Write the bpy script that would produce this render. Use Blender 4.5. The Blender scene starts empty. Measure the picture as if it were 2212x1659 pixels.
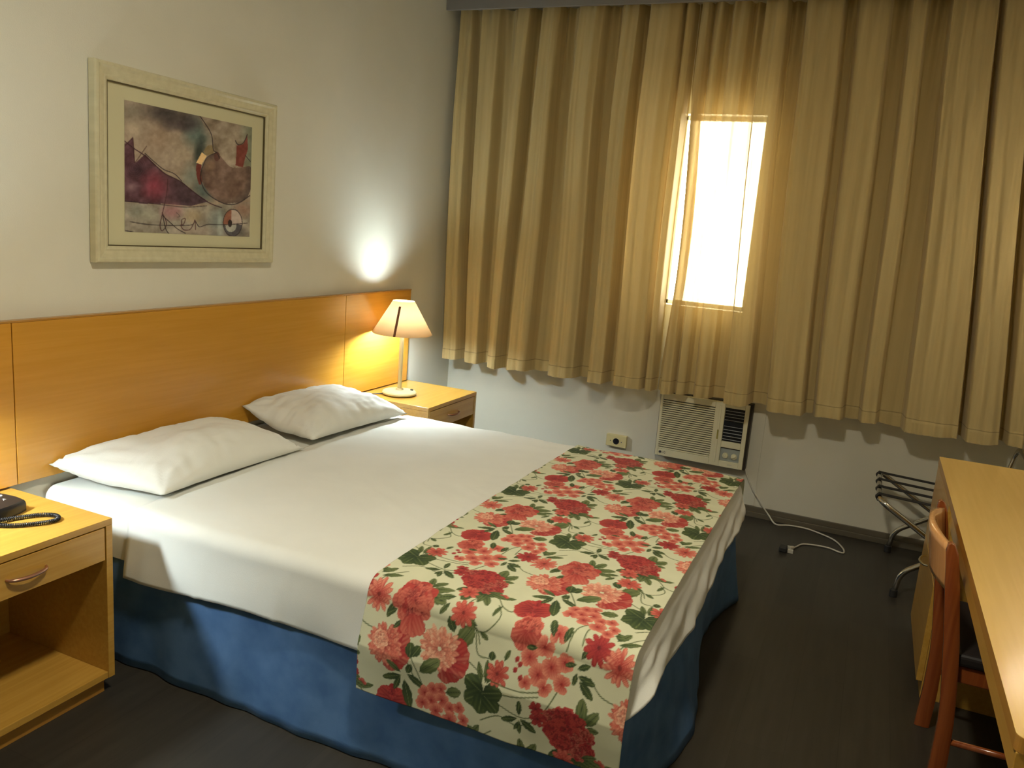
import bpy, bmesh, math, random
import numpy as np
from mathutils import Vector, Matrix, noise
random.seed(7); rng = np.random.default_rng(5)
COL = bpy.context.scene.collection
PI = math.pi

# ------------------------------------------------------------------ materials
def newmat(name):
    m = bpy.data.materials.new(name); m.use_nodes = True
    nt = m.node_tree; nt.nodes.clear()
    out = nt.nodes.new('ShaderNodeOutputMaterial'); b = nt.nodes.new('ShaderNodeBsdfPrincipled')
    nt.links.new(b.outputs[0], out.inputs[0])
    return m, nt, b, out
def lin(c):
    return tuple((x/12.92 if x <= .04045 else ((x+.055)/1.055)**2.4) for x in c)
def srgb(r, g, b): return lin((r/255, g/255, b/255))
def mat(name, col, rough=.5, metal=0, col2=None, scale=(8, 8, 8), nscale=1, detail=4, bump=0, bscale=200, spec=.5, coat=0, sheen=0, distort=0):
    m, nt, b, out = newmat(name)
    b.inputs['Base Color'].default_value = (*col, 1); b.inputs['Roughness'].default_value = rough
    b.inputs['Metallic'].default_value = metal; b.inputs['Specular IOR Level'].default_value = spec
    b.inputs['Coat Weight'].default_value = coat; b.inputs['Coat Roughness'].default_value = .15
    b.inputs['Sheen Weight'].default_value = sheen
    tc = nt.nodes.new('ShaderNodeTexCoord')
    if col2 is not None:
        mp = nt.nodes.new('ShaderNodeMapping'); mp.inputs['Scale'].default_value = scale
        n = nt.nodes.new('ShaderNodeTexNoise'); n.inputs['Scale'].default_value = nscale; n.inputs['Detail'].default_value = detail
        n.inputs['Distortion'].default_value = distort
        r = nt.nodes.new('ShaderNodeValToRGB'); r.color_ramp.elements[0].position = .35; r.color_ramp.elements[1].position = .65
        r.color_ramp.elements[0].color = (*col, 1); r.color_ramp.elements[1].color = (*col2, 1)
        nt.links.new(tc.outputs['Object'], mp.inputs[0]); nt.links.new(mp.outputs[0], n.inputs[0])
        nt.links.new(n.outputs[0], r.inputs[0]); nt.links.new(r.outputs[0], b.inputs['Base Color'])
    if bump:
        n2 = nt.nodes.new('ShaderNodeTexNoise'); n2.inputs['Scale'].default_value = bscale; n2.inputs['Detail'].default_value = 3
        bp = nt.nodes.new('ShaderNodeBump'); bp.inputs['Strength'].default_value = bump; bp.inputs['Distance'].default_value = .002
        nt.links.new(tc.outputs['Object'], n2.inputs[0]); nt.links.new(n2.outputs[0], bp.inputs['Height']); nt.links.new(bp.outputs[0], b.inputs['Normal'])
    return m
def attrmat(name, rough=.8, weave=True, coat=0):
    m, nt, b, out = newmat(name)
    a = nt.nodes.new('ShaderNodeAttribute'); a.attribute_name = 'paint'
    nt.links.new(a.outputs['Color'], b.inputs['Base Color']); b.inputs['Roughness'].default_value = rough
    b.inputs['Coat Weight'].default_value = coat; b.inputs['Coat Roughness'].default_value = .05
    if weave:
        tc = nt.nodes.new('ShaderNodeTexCoord'); n2 = nt.nodes.new('ShaderNodeTexNoise'); n2.inputs['Scale'].default_value = 700
        bp = nt.nodes.new('ShaderNodeBump'); bp.inputs['Strength'].default_value = .25; bp.inputs['Distance'].default_value = .001
        nt.links.new(tc.outputs['Object'], n2.inputs[0]); nt.links.new(n2.outputs[0], bp.inputs['Height']); nt.links.new(bp.outputs[0], b.inputs['Normal'])
    return m
def wood(name, c1, c2, rough=.3, axis='y', coat=.3):
    s = {'x': (1.2, 30, 30), 'y': (30, 1.2, 30), 'z': (30, 30, 1.2)}[axis]
    m = mat(name, c1, rough, col2=c2, scale=s, nscale=2.2, detail=6, coat=coat, distort=.6)
    return m
M = {}
M['wall'] = mat('wall_paint', (.68, .665, .565), .42, col2=(.71, .695, .595), scale=(1, 1, 1), nscale=3, bump=.25, bscale=260, spec=.4)
M['ceil'] = mat('ceiling_paint', (.52, .50, .45), .8)
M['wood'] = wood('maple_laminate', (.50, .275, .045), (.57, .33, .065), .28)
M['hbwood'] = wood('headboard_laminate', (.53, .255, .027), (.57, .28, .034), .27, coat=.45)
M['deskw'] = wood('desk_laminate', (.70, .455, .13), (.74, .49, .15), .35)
M['edge'] = wood('wood_edge_band', (.40, .19, .03), (.46, .23, .04), .35)
M['chairw'] = wood('shaded_chair_wood', (.22, .05, .012), (.29, .078, .018), .22, 'z', coat=.6)  # shade on the chair frame is put into this darker red
M['sheet'] = mat('white_cotton', (.72, .735, .69), .85, col2=(.75, .765, .72), scale=(1, 1, 1), nscale=5, bump=.2, bscale=500, sheen=.1)
M['pillow'] = mat('pillow_cotton', (.76, .77, .72), .85, bump=.25, bscale=450, sheen=.1)
M['skirt'] = mat('blue_cotton', (.048, .125, .28), .85, col2=(.085, .185, .37), scale=(2, 2, 2), nscale=5, detail=6, bump=.2, bscale=500)
M['cream'] = mat('cream_plastic', (.74, .71, .51), .4, bump=.05)
M['acdark'] = mat('dark_casing', (.035, .028, .02), .5)
M['black'] = mat('black_plastic', (.012, .013, .016), .28)
M['rubber'] = mat('black_rubber', (.02, .02, .02), .6)
M['strap'] = mat('black_webbing', (.015, .015, .016), .8, bump=.4, bscale=900)
M['chrome'] = mat('chrome', (.62, .60, .54), .16, 1)
M['silver'] = mat('silver_slat', (.60, .62, .64), .35, .3)
M['panelgrey'] = mat('control_panel_grey', (.36, .40, .38), .45)
M['handle'] = mat('rosy_metal', (.55, .30, .22), .28, .9)
M['frame'] = mat('cream_painted_wood', (.56, .52, .34), .35, col2=(.62, .58, .39), scale=(1, 20, 20), nscale=2)
M['mat'] = mat('mat_board', (.60, .57, .37), .9)
M['darkline'] = mat('dark_fillet', (.09, .07, .03), .5)
M['base'] = mat('painted_skirting', (.115, .10, .07), .35, col2=(.14, .12, .085), scale=(3, 30, 30), nscale=1)
M['valance'] = mat('valance_laminate', (.20, .185, .17), .6)
M['lampbase'] = mat('cream_lamp_metal', (.66, .60, .36), .3, spec=.6)
M['cord'] = mat('white_cord', (.62, .60, .52), .5)
M['seam'] = mat('shade_tape', (.18, .07, .03), .7)
M['buttonw'] = mat('white_button', (.8, .8, .8), .4)
M['ink'] = mat('dark_print', (.05, .05, .05), .5)
M['brass'] = mat('brass_clip', (.30, .27, .06), .4)
M['seat'] = mat('dark_seat_leather', (.015, .012, .012), .5)
M['alu'] = mat('painted_window_frame', (.75, .75, .72), .5)
M['concrete'] = mat('pale_render', (.6, .57, .5), .9)
def floor_mat():
    m, nt, b, out = newmat('dark_vinyl_planks')
    tc = nt.nodes.new('ShaderNodeTexCoord'); mp = nt.nodes.new('ShaderNodeMapping')
    mp.inputs['Rotation'].default_value = (0, 0, PI/2)
    br = nt.nodes.new('ShaderNodeTexBrick'); br.inputs['Scale'].default_value = 1
    br.inputs['Brick Width'].default_value = 1.1; br.inputs['Row Height'].default_value = .15; br.inputs['Mortar Size'].default_value = .0012
    br.inputs['Color1'].default_value = (.042, .037, .029, 1); br.inputs['Color2'].default_value = (.056, .049, .038, 1); br.inputs['Mortar'].default_value = (.035, .03, .025, 1)
    n = nt.nodes.new('ShaderNodeTexNoise'); n.inputs['Scale'].default_value = 3; n.inputs['Detail'].default_value = 8
    mp2 = nt.nodes.new('ShaderNodeMapping'); mp2.inputs['Scale'].default_value = (14, 1.2, 1)
    mx = nt.nodes.new('ShaderNodeMixRGB'); mx.blend_type = 'MULTIPLY'; mx.inputs[0].default_value = .55
    nt.links.new(tc.outputs['Object'], mp.inputs[0]); nt.links.new(mp.outputs[0], br.inputs[0])
    nt.links.new(tc.outputs['Object'], mp2.inputs[0]); nt.links.new(mp2.outputs[0], n.inputs[0])
    nt.links.new(br.outputs[0], mx.inputs[1]); nt.links.new(n.outputs[0], mx.inputs[2])
    nt.links.new(mx.outputs[0], b.inputs['Base Color']); b.inputs['Roughness'].default_value = .42
    b.inputs['Specular IOR Level'].default_value = .4
    return m
M['floor'] = floor_mat()
def curtain_mat():
    m, nt, b, out = newmat('beige_curtain_cloth')
    b.inputs['Roughness'].default_value = .8; b.inputs['Sheen Weight'].default_value = .15; b.inputs['Specular IOR Level'].default_value = .25
    tc = nt.nodes.new('ShaderNodeTexCoord'); mp = nt.nodes.new('ShaderNodeMapping'); mp.inputs['Scale'].default_value = (24, 24, .5)
    n = nt.nodes.new('ShaderNodeTexNoise'); n.inputs['Scale'].default_value = 2
    r = nt.nodes.new('ShaderNodeValToRGB')
    r.color_ramp.elements[0].color = (.55, .43, .20, 1); r.color_ramp.elements[1].color = (.60, .48, .235, 1)
    nt.links.new(tc.outputs['Object'], mp.inputs[0]); nt.links.new(mp.outputs[0], n.inputs[0]); nt.links.new(n.outputs[0], r.inputs[0])
    nt.links.new(r.outputs[0], b.inputs['Base Color'])
    t = nt.nodes.new('ShaderNodeBsdfTranslucent'); t.inputs[0].default_value = (.80, .55, .22, 1)
    mx = nt.nodes.new('ShaderNodeMixShader'); mx.inputs[0].default_value = .05
    tr = nt.nodes.new('ShaderNodeBsdfTransparent'); tr.inputs[0].default_value = (1, .88, .60, 1)
    mx2 = nt.nodes.new('ShaderNodeMixShader')
    wv = nt.nodes.new('ShaderNodeMapRange'); wv.inputs[1].default_value = .38; wv.inputs[2].default_value = .62; wv.inputs[3].default_value = .06; wv.inputs[4].default_value = .17
    mpw = nt.nodes.new('ShaderNodeMapping'); mpw.inputs['Scale'].default_value = (14, 14, .15); nw = nt.nodes.new('ShaderNodeTexNoise'); nw.inputs['Scale'].default_value = 2
    nt.links.new(tc.outputs['Object'], mpw.inputs[0]); nt.links.new(mpw.outputs[0], nw.inputs[0]); nt.links.new(nw.outputs[0], wv.inputs[0]); nt.links.new(wv.outputs[0], mx2.inputs[0])
    # line of hem stitching
    sx = nt.nodes.new('ShaderNodeSeparateXYZ'); nt.links.new(tc.outputs['Object'], sx.inputs[0])
    cmpn = nt.nodes.new('ShaderNodeMath'); cmpn.operation = 'COMPARE'; cmpn.inputs[1].default_value = .733; cmpn.inputs[2].default_value = .0022; nt.links.new(sx.outputs[2], cmpn.inputs[0])
    mxc = nt.nodes.new('ShaderNodeMixRGB'); mxc.inputs[2].default_value = (.33, .26, .12, 1); nt.links.new(cmpn.outputs[0], mxc.inputs[0]); nt.links.new(r.outputs[0], mxc.inputs[1]); nt.links.new(mxc.outputs[0], b.inputs['Base Color'])
    nt.links.new(b.outputs[0], mx.inputs[1]); nt.links.new(t.outputs[0], mx.inputs[2])
    nt.links.new(mx.outputs[0], mx2.inputs[1]); nt.links.new(tr.outputs[0], mx2.inputs[2]); nt.links.new(mx2.outputs[0], out.inputs[0])
    return m
M['curtain'] = curtain_mat()
def shade_mat():
    m, nt, b, out = newmat('lamp_shade_paper')
    b.inputs['Base Color'].default_value = (.68, .52, .34, 1); b.inputs['Roughness'].default_value = .8
    t = nt.nodes.new('ShaderNodeBsdfTranslucent'); t.inputs[0].default_value = (.98, .80, .56, 1)
    mx = nt.nodes.new('ShaderNodeMixShader'); mx.inputs[0].default_value = .5
    nt.links.new(b.outputs[0], mx.inputs[1]); nt.links.new(t.outputs[0], mx.inputs[2]); nt.links.new(mx.outputs[0], out.inputs[0])
    return m
M['shade'] = shade_mat()
def glass_mat():
    m, nt, b, out = newmat('clear_glass')
    t = nt.nodes.new('ShaderNodeBsdfTransparent'); t.inputs[0].default_value = (.95, .96, .95, 1)
    g = nt.nodes.new('ShaderNodeBsdfGlossy'); g.inputs['Roughness'].default_value = .03
    fr = nt.nodes.new('ShaderNodeFresnel'); fr.inputs[0].default_value = 1.3
    mx = nt.nodes.new('ShaderNodeMixShader')
    nt.links.new(fr.outputs[0], mx.inputs[0]); nt.links.new(t.outputs[0], mx.inputs[1]); nt.links.new(g.outputs[0], mx.inputs[2]); nt.links.new(mx.outputs[0], out.inputs[0])
    return m
M['glass'] = glass_mat()
def emit_mat(name, col, s):
    m, nt, b, out = newmat(name)
    b.inputs['Base Color'].default_value = (*col, 1); b.inputs['Emission Color'].default_value = (*col, 1); b.inputs['Emission Strength'].default_value = s
    return m
M['bulb'] = emit_mat('lit_bulb', (.86, .98, 1), 720)
M['opal'] = emit_mat('lit_opal_glass', (1, .80, .55), 12)

# ------------------------------------------------------------------ helpers
def obj(name, bm, m=None, parent=None, smooth=False, label=None, bevel=0, bseg=2, auto=None):
    me = bpy.data.meshes.new(name)
    bmesh.ops.recalc_face_normals(bm, faces=bm.faces) if not getattr(bm, '_keep', False) else None
    bm.to_mesh(me); bm.free()
    o = bpy.data.objects.new(name, me); COL.objects.link(o)
    if m: me.materials.append(m)
    if smooth:
        for p in me.polygons: p.use_smooth = True
        if auto: me.set_sharp_from_angle(angle=math.radians(auto))
    if parent: o.parent = parent
    if label: o['label'] = label
    if bevel:
        md = o.modifiers.new('bevel', 'BEVEL'); md.width = bevel; md.segments = bseg; md.limit_method = 'ANGLE'
    return o
def tag(o, label, cat, group=None):
    o['label'] = label; o['category'] = cat
    if group: o['group'] = group
    return o
def empty(name, loc, label, cat, group=None, rot=(0, 0, 0)):
    o = bpy.data.objects.new(name, None); COL.objects.link(o); o.location = loc; o.rotation_euler = rot; o.empty_display_size = .05
    return tag(o, label, cat, group)
def struct(o): o['kind'] = 'structure'; return o
def box(bm, x0, x1, y0, y1, z0, z1):
    v = [bm.verts.new(p) for p in ((x0,y0,z0),(x1,y0,z0),(x1,y1,z0),(x0,y1,z0),(x0,y0,z1),(x1,y0,z1),(x1,y1,z1),(x0,y1,z1))]
    for f in ((0,3,2,1),(4,5,6,7),(0,1,5,4),(1,2,6,5),(2,3,7,6),(3,0,4,7)): bm.faces.new([v[i] for i in f])
    return bm
def B(*boxes):
    bm = bmesh.new()
    for b in boxes: box(bm, *b)
    return bm
def lathe(prof, n=40, c=(0, 0, 0), bm=None):
    bm = bm or bmesh.new(); rings = []
    for r, z in prof:
        if r < 1e-6: rings.append([bm.verts.new((c[0], c[1], c[2]+z))])
        else: rings.append([bm.verts.new((c[0]+r*math.cos(2*PI*i/n), c[1]+r*math.sin(2*PI*i/n), c[2]+z)) for i in range(n)])
    for a, b in zip(rings, rings[1:]):
        for i in range(n):
            j = (i+1) % n
            if len(a) == 1 and len(b) == 1: continue
            if len(a) == 1: bm.faces.new((a[0], b[i], b[j]))
            elif len(b) == 1: bm.faces.new((a[i], a[j], b[0]))
            else: bm.faces.new((a[i], a[j], b[j], b[i]))
    return bm
def smoothpath(pts, per=6):
    P = [Vector(p) for p in pts]; out = []
    for i in range(len(P)-1):
        p0 = P[max(i-1, 0)]; p1 = P[i]; p2 = P[i+1]; p3 = P[min(i+2, len(P)-1)]
        for k in range(per):
            t = k/per
            out.append(.5*((2*p1)+(p2-p0)*t+(2*p0-5*p1+4*p2-p3)*t*t+(3*p1-p0-3*p2+p3)*t**3))
    out.append(P[-1]); return out
def filletpath(pts, r=.05, n=6):
    P = [Vector(p) for p in pts]; out = [P[0]]
    for i in range(1, len(P)-1):
        a = P[i-1]-P[i]; b = P[i+1]-P[i]; d = min(r, a.length*.45, b.length*.45)
        s = P[i]+a.normalized()*d; e = P[i]+b.normalized()*d
        for k in range(n+1):
            t = k/n; out.append((1-t)**2*s+2*t*(1-t)*P[i]+t*t*e)
    out.append(P[-1]); return out
def tube(path, r, n=12, bm=None, cap=True):
    bm = bm or bmesh.new(); path = [Vector(p) for p in path]; rings = []
    t0 = (path[1]-path[0]).normalized(); up = Vector((0, 0, 1)) if abs(t0.z) < .9 else Vector((1, 0, 0))
    u = t0.cross(up).normalized()
    for i, p in enumerate(path):
        t = (path[min(i+1, len(path)-1)]-path[max(i-1, 0)]).normalized()
        u = (u - t*u.dot(t)).normalized(); v = t.cross(u)
        rr = r(i/(len(path)-1)) if callable(r) else r
        rings.append([bm.verts.new(p+(u*math.cos(2*PI*k/n)+v*math.sin(2*PI*k/n))*rr) for k in range(n)])
    for a, b in zip(rings, rings[1:]):
        for k in range(n): bm.faces.new((a[k], a[(k+1) % n], b[(k+1) % n], b[k]))
    if cap: bm.faces.new(rings[0][::-1]); bm.faces.new(rings[-1])
    return bm
def gridmesh(rows, closed=False, bm=None):
    bm = bm or bmesh.new(); V = [[bm.verts.new(p) for p in r] for r in rows]
    for a, b in zip(V, V[1:]):
        for i in range(len(a)-(0 if closed else 1)):
            j = (i+1) % len(a)
            bm.faces.new((a[i], a[j], b[j], b[i]))
    return bm
def text_bm(body, size, depth=.0006):
    cu = bpy.data.curves.new('t', 'FONT'); cu.body = body; cu.size = size; cu.extrude = depth; cu.align_x = 'LEFT'
    o = bpy.data.objects.new('t', cu); COL.objects.link(o)
    dg = bpy.context.evaluated_depsgraph_get(); me = bpy.data.meshes.new_from_object(o.evaluated_get(dg))
    bm = bmesh.new(); bm.from_mesh(me); bpy.data.objects.remove(o); bpy.data.curves.remove(cu); bpy.data.meshes.remove(me)
    return bm
def np_grid_object(name, P, color, m, parent=None):
    R, Cn = P.shape[:2]
    me = bpy.data.meshes.new(name); me.vertices.add(R*Cn); me.vertices.foreach_set('co', P.reshape(-1).astype(np.float32))
    a = (np.arange(R-1)[:, None]*Cn+np.arange(Cn-1)[None, :]).reshape(-1)
    q = np.stack([a, a+1, a+Cn+1, a+Cn], 1).astype(np.int32)
    me.loops.add(q.size); me.loops.foreach_set('vertex_index', q.reshape(-1))
    me.polygons.add(len(q)); me.polygons.foreach_set('loop_start', np.arange(len(q), dtype=np.int32)*4)
    me.polygons.foreach_set('use_smooth', np.ones(len(q), bool)); me.update(calc_edges=True)
    ca = me.color_attributes.new('paint', 'FLOAT_COLOR', 'POINT')
    c4 = np.ones((R*Cn, 4), np.float32); c4[:, :3] = color.reshape(-1, 3); ca.data.foreach_set('color', c4.reshape(-1))
    o = bpy.data.objects.new(name, me); COL.objects.link(o); me.materials.append(m)
    if parent: o.parent = parent
    return o
def dup(root, loc, label=None):
    r = root.copy(); COL.objects.link(r); r.location = loc
    if label: r['label'] = label
    for ch in list(root.children):
        c = ch.copy(); COL.objects.link(c); c.parent = r
        for g in ch.children:
            d = g.copy(); COL.objects.link(d); d.parent = c
    return r

# ------------------------------------------------------------------ room shell
XR, YB, ZC = 3.36, -6.3, 2.86
WX0, WX1, WZ0, WZ1 = 1.335, 1.797, 1.135, 2.175
struct(obj('floor', B((-.15, XR+.15, YB-.15, .25, -.1, 0)), M['floor']))
struct(obj('ceiling', B((-.15, XR+.15, YB-.15, .25, ZC, ZC+.1)), M['ceil']))
struct(obj('wall_left', B((-.15, 0, YB-.15, 0, 0, ZC)), M['wall']))
struct(obj('wall_right', B((XR, XR+.15, YB-.15, 0, 0, ZC)), M['wall']))
struct(obj('wall_near', B((0, XR, YB-.15, YB, 0, ZC)), M['wall']))
struct(obj('wall_far', B((-.15, WX0, 0, .2, 0, ZC), (WX1, XR+.15, 0, .2, 0, ZC), (WX0, WX1, 0, .2, 0, WZ0), (WX0, WX1, 0, .2, WZ1, ZC)), M['wall']))
wn = struct(obj('window_1', B((WX0, WX0+.02, .1, .14, WZ0, WZ1), (WX1-.02, WX1, .1, .14, WZ0, WZ1), (WX0, WX1, .1, .14, WZ0, WZ0+.02), (WX0, WX1, .1, .14, WZ1-.02, WZ1)), M['alu']))
g = obj('window_pane', B((WX0+.02, WX1-.02, .118, .122, WZ0+.02, WZ1-.02)), M['glass'], wn)
# skirting: two-step profile along the window wall, plus the other walls
def skirting(name, boxes): return struct(obj(name, B(*boxes), M['base'], bevel=.002))
skirting('baseboard_far', [(0, XR, -.018, -.0005, 0, .030), (0, XR, -.012, -.0005, .030, .061)])
skirting('baseboard_left', [(.0005, .014, YB, -.02, 0, .061)])
skirting('baseboard_right', [(XR-.014, XR-.0005, YB, -.02, 0, .061)])
struct(obj('trim_1', B((1.336, 1.998, -.004, -.0003, .062, .99)), M['wall'], bevel=.001))   # flush patch panel round the cooler
# valance board over the curtains
va = obj('curtain_valance', B((.002, XR-.002, -.300, -.280, 2.668, ZC-.001), (.002, XR-.002, -.280, -.002, ZC-.02, ZC-.001)), M['valance'], bevel=.002)
tag(va, 'plain grey boxed valance board above the curtains', 'valance')

# ------------------------------------------------------------------ curtains
ZH, ZT_ = .668, 2.70
def curtain(name, label, folds, xa, xb, phase, ybase=-.128, bulge=0):
    """folds: list of (x_hem, x_top, half width at hem, depth)"""
    NX, NZ = int((xb[0]-xa[0])*560), 64
    fh = [xa[0]]+[f[0] for f in folds]+[xb[0]]; ft = [xa[1]]+[f[1] for f in folds]+[xb[1]]
    rows = []; 
    us = np.linspace(xa[0], xb[0], NX)
    top = np.interp(us, fh, ft)
    # cross-section: flat-fronted folds with steep flanks and dark recesses between
    dd = np.zeros_like(us)
    for (h, t, w, d) in folds:
        q = np.abs(us-h)/w; e = .010/w
        pr = np.clip((1+e-q)/(2*e), 0, 1); pr = pr*pr*(3-2*pr)
        rip = .0016*np.sin((us-h)*2*PI/.034+d*90)+.006*np.sin((us-h)*2*PI/.083+d*40)
        dd = np.maximum(dd, pr*(d*(1-.16*np.minimum(q, 1)**2)+rip))
    ker = np.ones(3)/3; dd = np.convolve(np.pad(dd, 1, mode='edge'), ker, 'valid')
    zs = list(np.linspace(ZT_, ZH+.075, NZ))+[ZH+.066, ZH+.06, ZH+.05, ZH+.025, ZH+.004, ZH]
    for z in zs:
        t = (z-ZH)/(ZT_-ZH)
        tt = max(0, (t-.72)/.28)
        row = []
        for i, u in enumerate(us):
            x = u*(1-t)+top[i]*t
            n1 = noise.noise(Vector((x*9+phase, z*.55, phase*3)))
            n2 = noise.noise(Vector((x*26+phase, z*.35, phase)))
            pleat = math.sin(x*2*PI/.062+2*n1+phase)*.014*(.25+.75*tt)*(1-.55*(dd[i]/.1))*(tt**.6+.12)
            y = ybase-dd[i]*(1-.30*tt)+.010*n2+.012*n1-pleat*1.0
            y += -.004 if z < ZH+.061 else 0
            hz = ZH+.006*math.sin(u*4+phase)-.10*0
            zz = z+ (.010*n1+.004*math.sin(u*11))*(1-t)
            x += bulge*max(0, 1-(u-xa[0])/.08)*math.sin(PI*min(1, max(0, (z-.80)/1.5)))
            x += .012*math.sin(z*2.1+u*5+phase)*(t*(1-t)*4)*.6
            row.append((x, min(y, -.10), zz))
        if bulge:       # the leading edge is turned back on itself
            x0, y0, z0 = row[0]
            row = [(x0+.048-.048*k/5, y0+.022-.006*abs(k-2)/2*(k > 2), z0) for k in range(6)]+[(x0-.002, y0+.008, z0)]+row
        rows.append(row)
    bm = gridmesh(rows)
    o = obj(name, bm, M['curtain'], smooth=True)
    return tag(o, label, 'curtain', 'beige curtains over the window')
hx = [0.121, 0.269, 0.42, 0.577, 0.857, 1.068, 1.258, 1.372, 1.470, 1.545, 1.663, 1.855, 2.104, 2.318, 2.508, 2.79, 3.009, 3.15]
tx = [0.071, 0.22, 0.45, 0.617, 0.827, 1.065, 1.235, 1.372, 1.440, 1.51, 1.63, 1.80, 2.009, 2.243, 2.441, 2.661, 2.833, 2.975]
hw = [.062, .058, .042, .078, .095, .060, .098, .028, .038, .034, .055, .078, .108, .082, .048, .142, .088, .045]
dp = [.095, .085, .11, .10, .11, .10, .125, .08, .075, .045, .06, .12, .12, .095, .08, .105, .125, .09]
hw = [h*.86 for h in hw]; dp = [d*1.24 for d in dp]
F = list(zip(hx, tx, hw, dp))
curtain('curtain', 'left beige curtain panel hanging beside the picture wall', F[:8], (.03, .02), (1.408, 1.400), 1.3)
curtain('curtain', 'right beige curtain panel glowing where daylight passes the window', F[8:], (1.414, 1.408), (3.33, 3.33), 4.1, ybase=-.122, bulge=.026)

# ------------------------------------------------------------------ framed picture
pr_ = empty('framed_picture', (.0, -2.1885, 1.605), 'abstract art print in a cream moulded frame above the headboard', 'picture', rot=(-.0135, 0, 0))
HW_, HH_ = .4435, .330
def frame_ring(prof, a, b):
    """prof: list of (inset, height x)."""
    bm = bmesh.new(); rings = []
    for ins, h in prof:
        rings.append([bm.verts.new((h, sy*(a-ins), sz*(b-ins))) for sy, sz in ((-1, -1), (1, -1), (1, 1), (-1, 1))])
    for r, s in zip(rings, rings[1:]):
        for i in range(4): bm.faces.new((r[i], r[(i+1) % 4], s[(i+1) % 4], s[i]))
    return bm
obj('frame', frame_ring([(0, .003), (0, .030), (.004, .036), (.012, .037), (.020, .031), (.026, .030), (.040, .026), (.046, .027), (.050, .024), (.056, .021), (.0565, .012)], HW_, HH_), M['frame'], pr_)
obj('fillet', frame_ring([(.056, .012), (.056, .019), (.0605, .019), (.0605, .0125)], HW_, HH_), M['darkline'], pr_)
bm = B((.003, .0125, -HW_+.05, HW_-.05, -HH_+.05, HH_-.05)); obj('mat_board', bm, M['mat'], pr_)
# --- the print, painted in code: coordinates are those of the 1500 x 1520 print
def homog(src, dst):
    A = []; bb = []
    for (x, y), (u, v) in zip(src, dst):
        A += [[x, y, 1, 0, 0, 0, -u*x, -u*y], [0, 0, 0, x, y, 1, -v*x, -v*y]]; bb += [u, v]
    return np.append(np.linalg.solve(np.array(A, float), np.array(bb, float)), 1).reshape(3, 3)
def vnoise(X, Y, s, seed, oct=4):
    r = np.random.default_rng(seed); out = np.zeros_like(X); amp = 1; tot = 0
    for o in range(oct):
        g = r.random((40, 40)); fx = (X*s*2**o) % 38; fy = (Y*s*2**o) % 38
        ix = fx.astype(int); iy = fy.astype(int); ax = fx-ix; ay = fy-iy; ax = ax*ax*(3-2*ax); ay = ay*ay*(3-2*ay)
        out += amp*((g[iy, ix]*(1-ax)+g[iy, ix+1]*ax)*(1-ay)+(g[iy+1, ix]*(1-ax)+g[iy+1, ix+1]*ax)*ay); tot += amp; amp *= .5
    return out/tot
def poly_mask(X, Y, pts):
    ins = np.zeros(X.shape, bool); n = len(pts)
    for i in range(n):
        x1, y1 = pts[i]; x2, y2 = pts[(i+1) % n]
        if y1 == y2: continue
        c = ((y1 > Y) != (y2 > Y)) & (X < (x2-x1)*(Y-y1)/(y2-y1)+x1); ins ^= c
    return ins
def seg_dist(X, Y, pts):
    d = np.full(X.shape, 1e9)
    for (x1, y1), (x2, y2) in zip(pts, pts[1:]):
        dx, dy = x2-x1, y2-y1; t = np.clip(((X-x1)*dx+(Y-y1)*dy)/(dx*dx+dy*dy+1e-9), 0, 1)
        d = np.minimum(d, np.hypot(X-x1-t*dx, Y-y1-t*dy))
    return d
def curve2(pts, n=8): return [(p.x, p.y) for p in smoothpath([(a, b, 0) for a, b in pts], n)]
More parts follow.
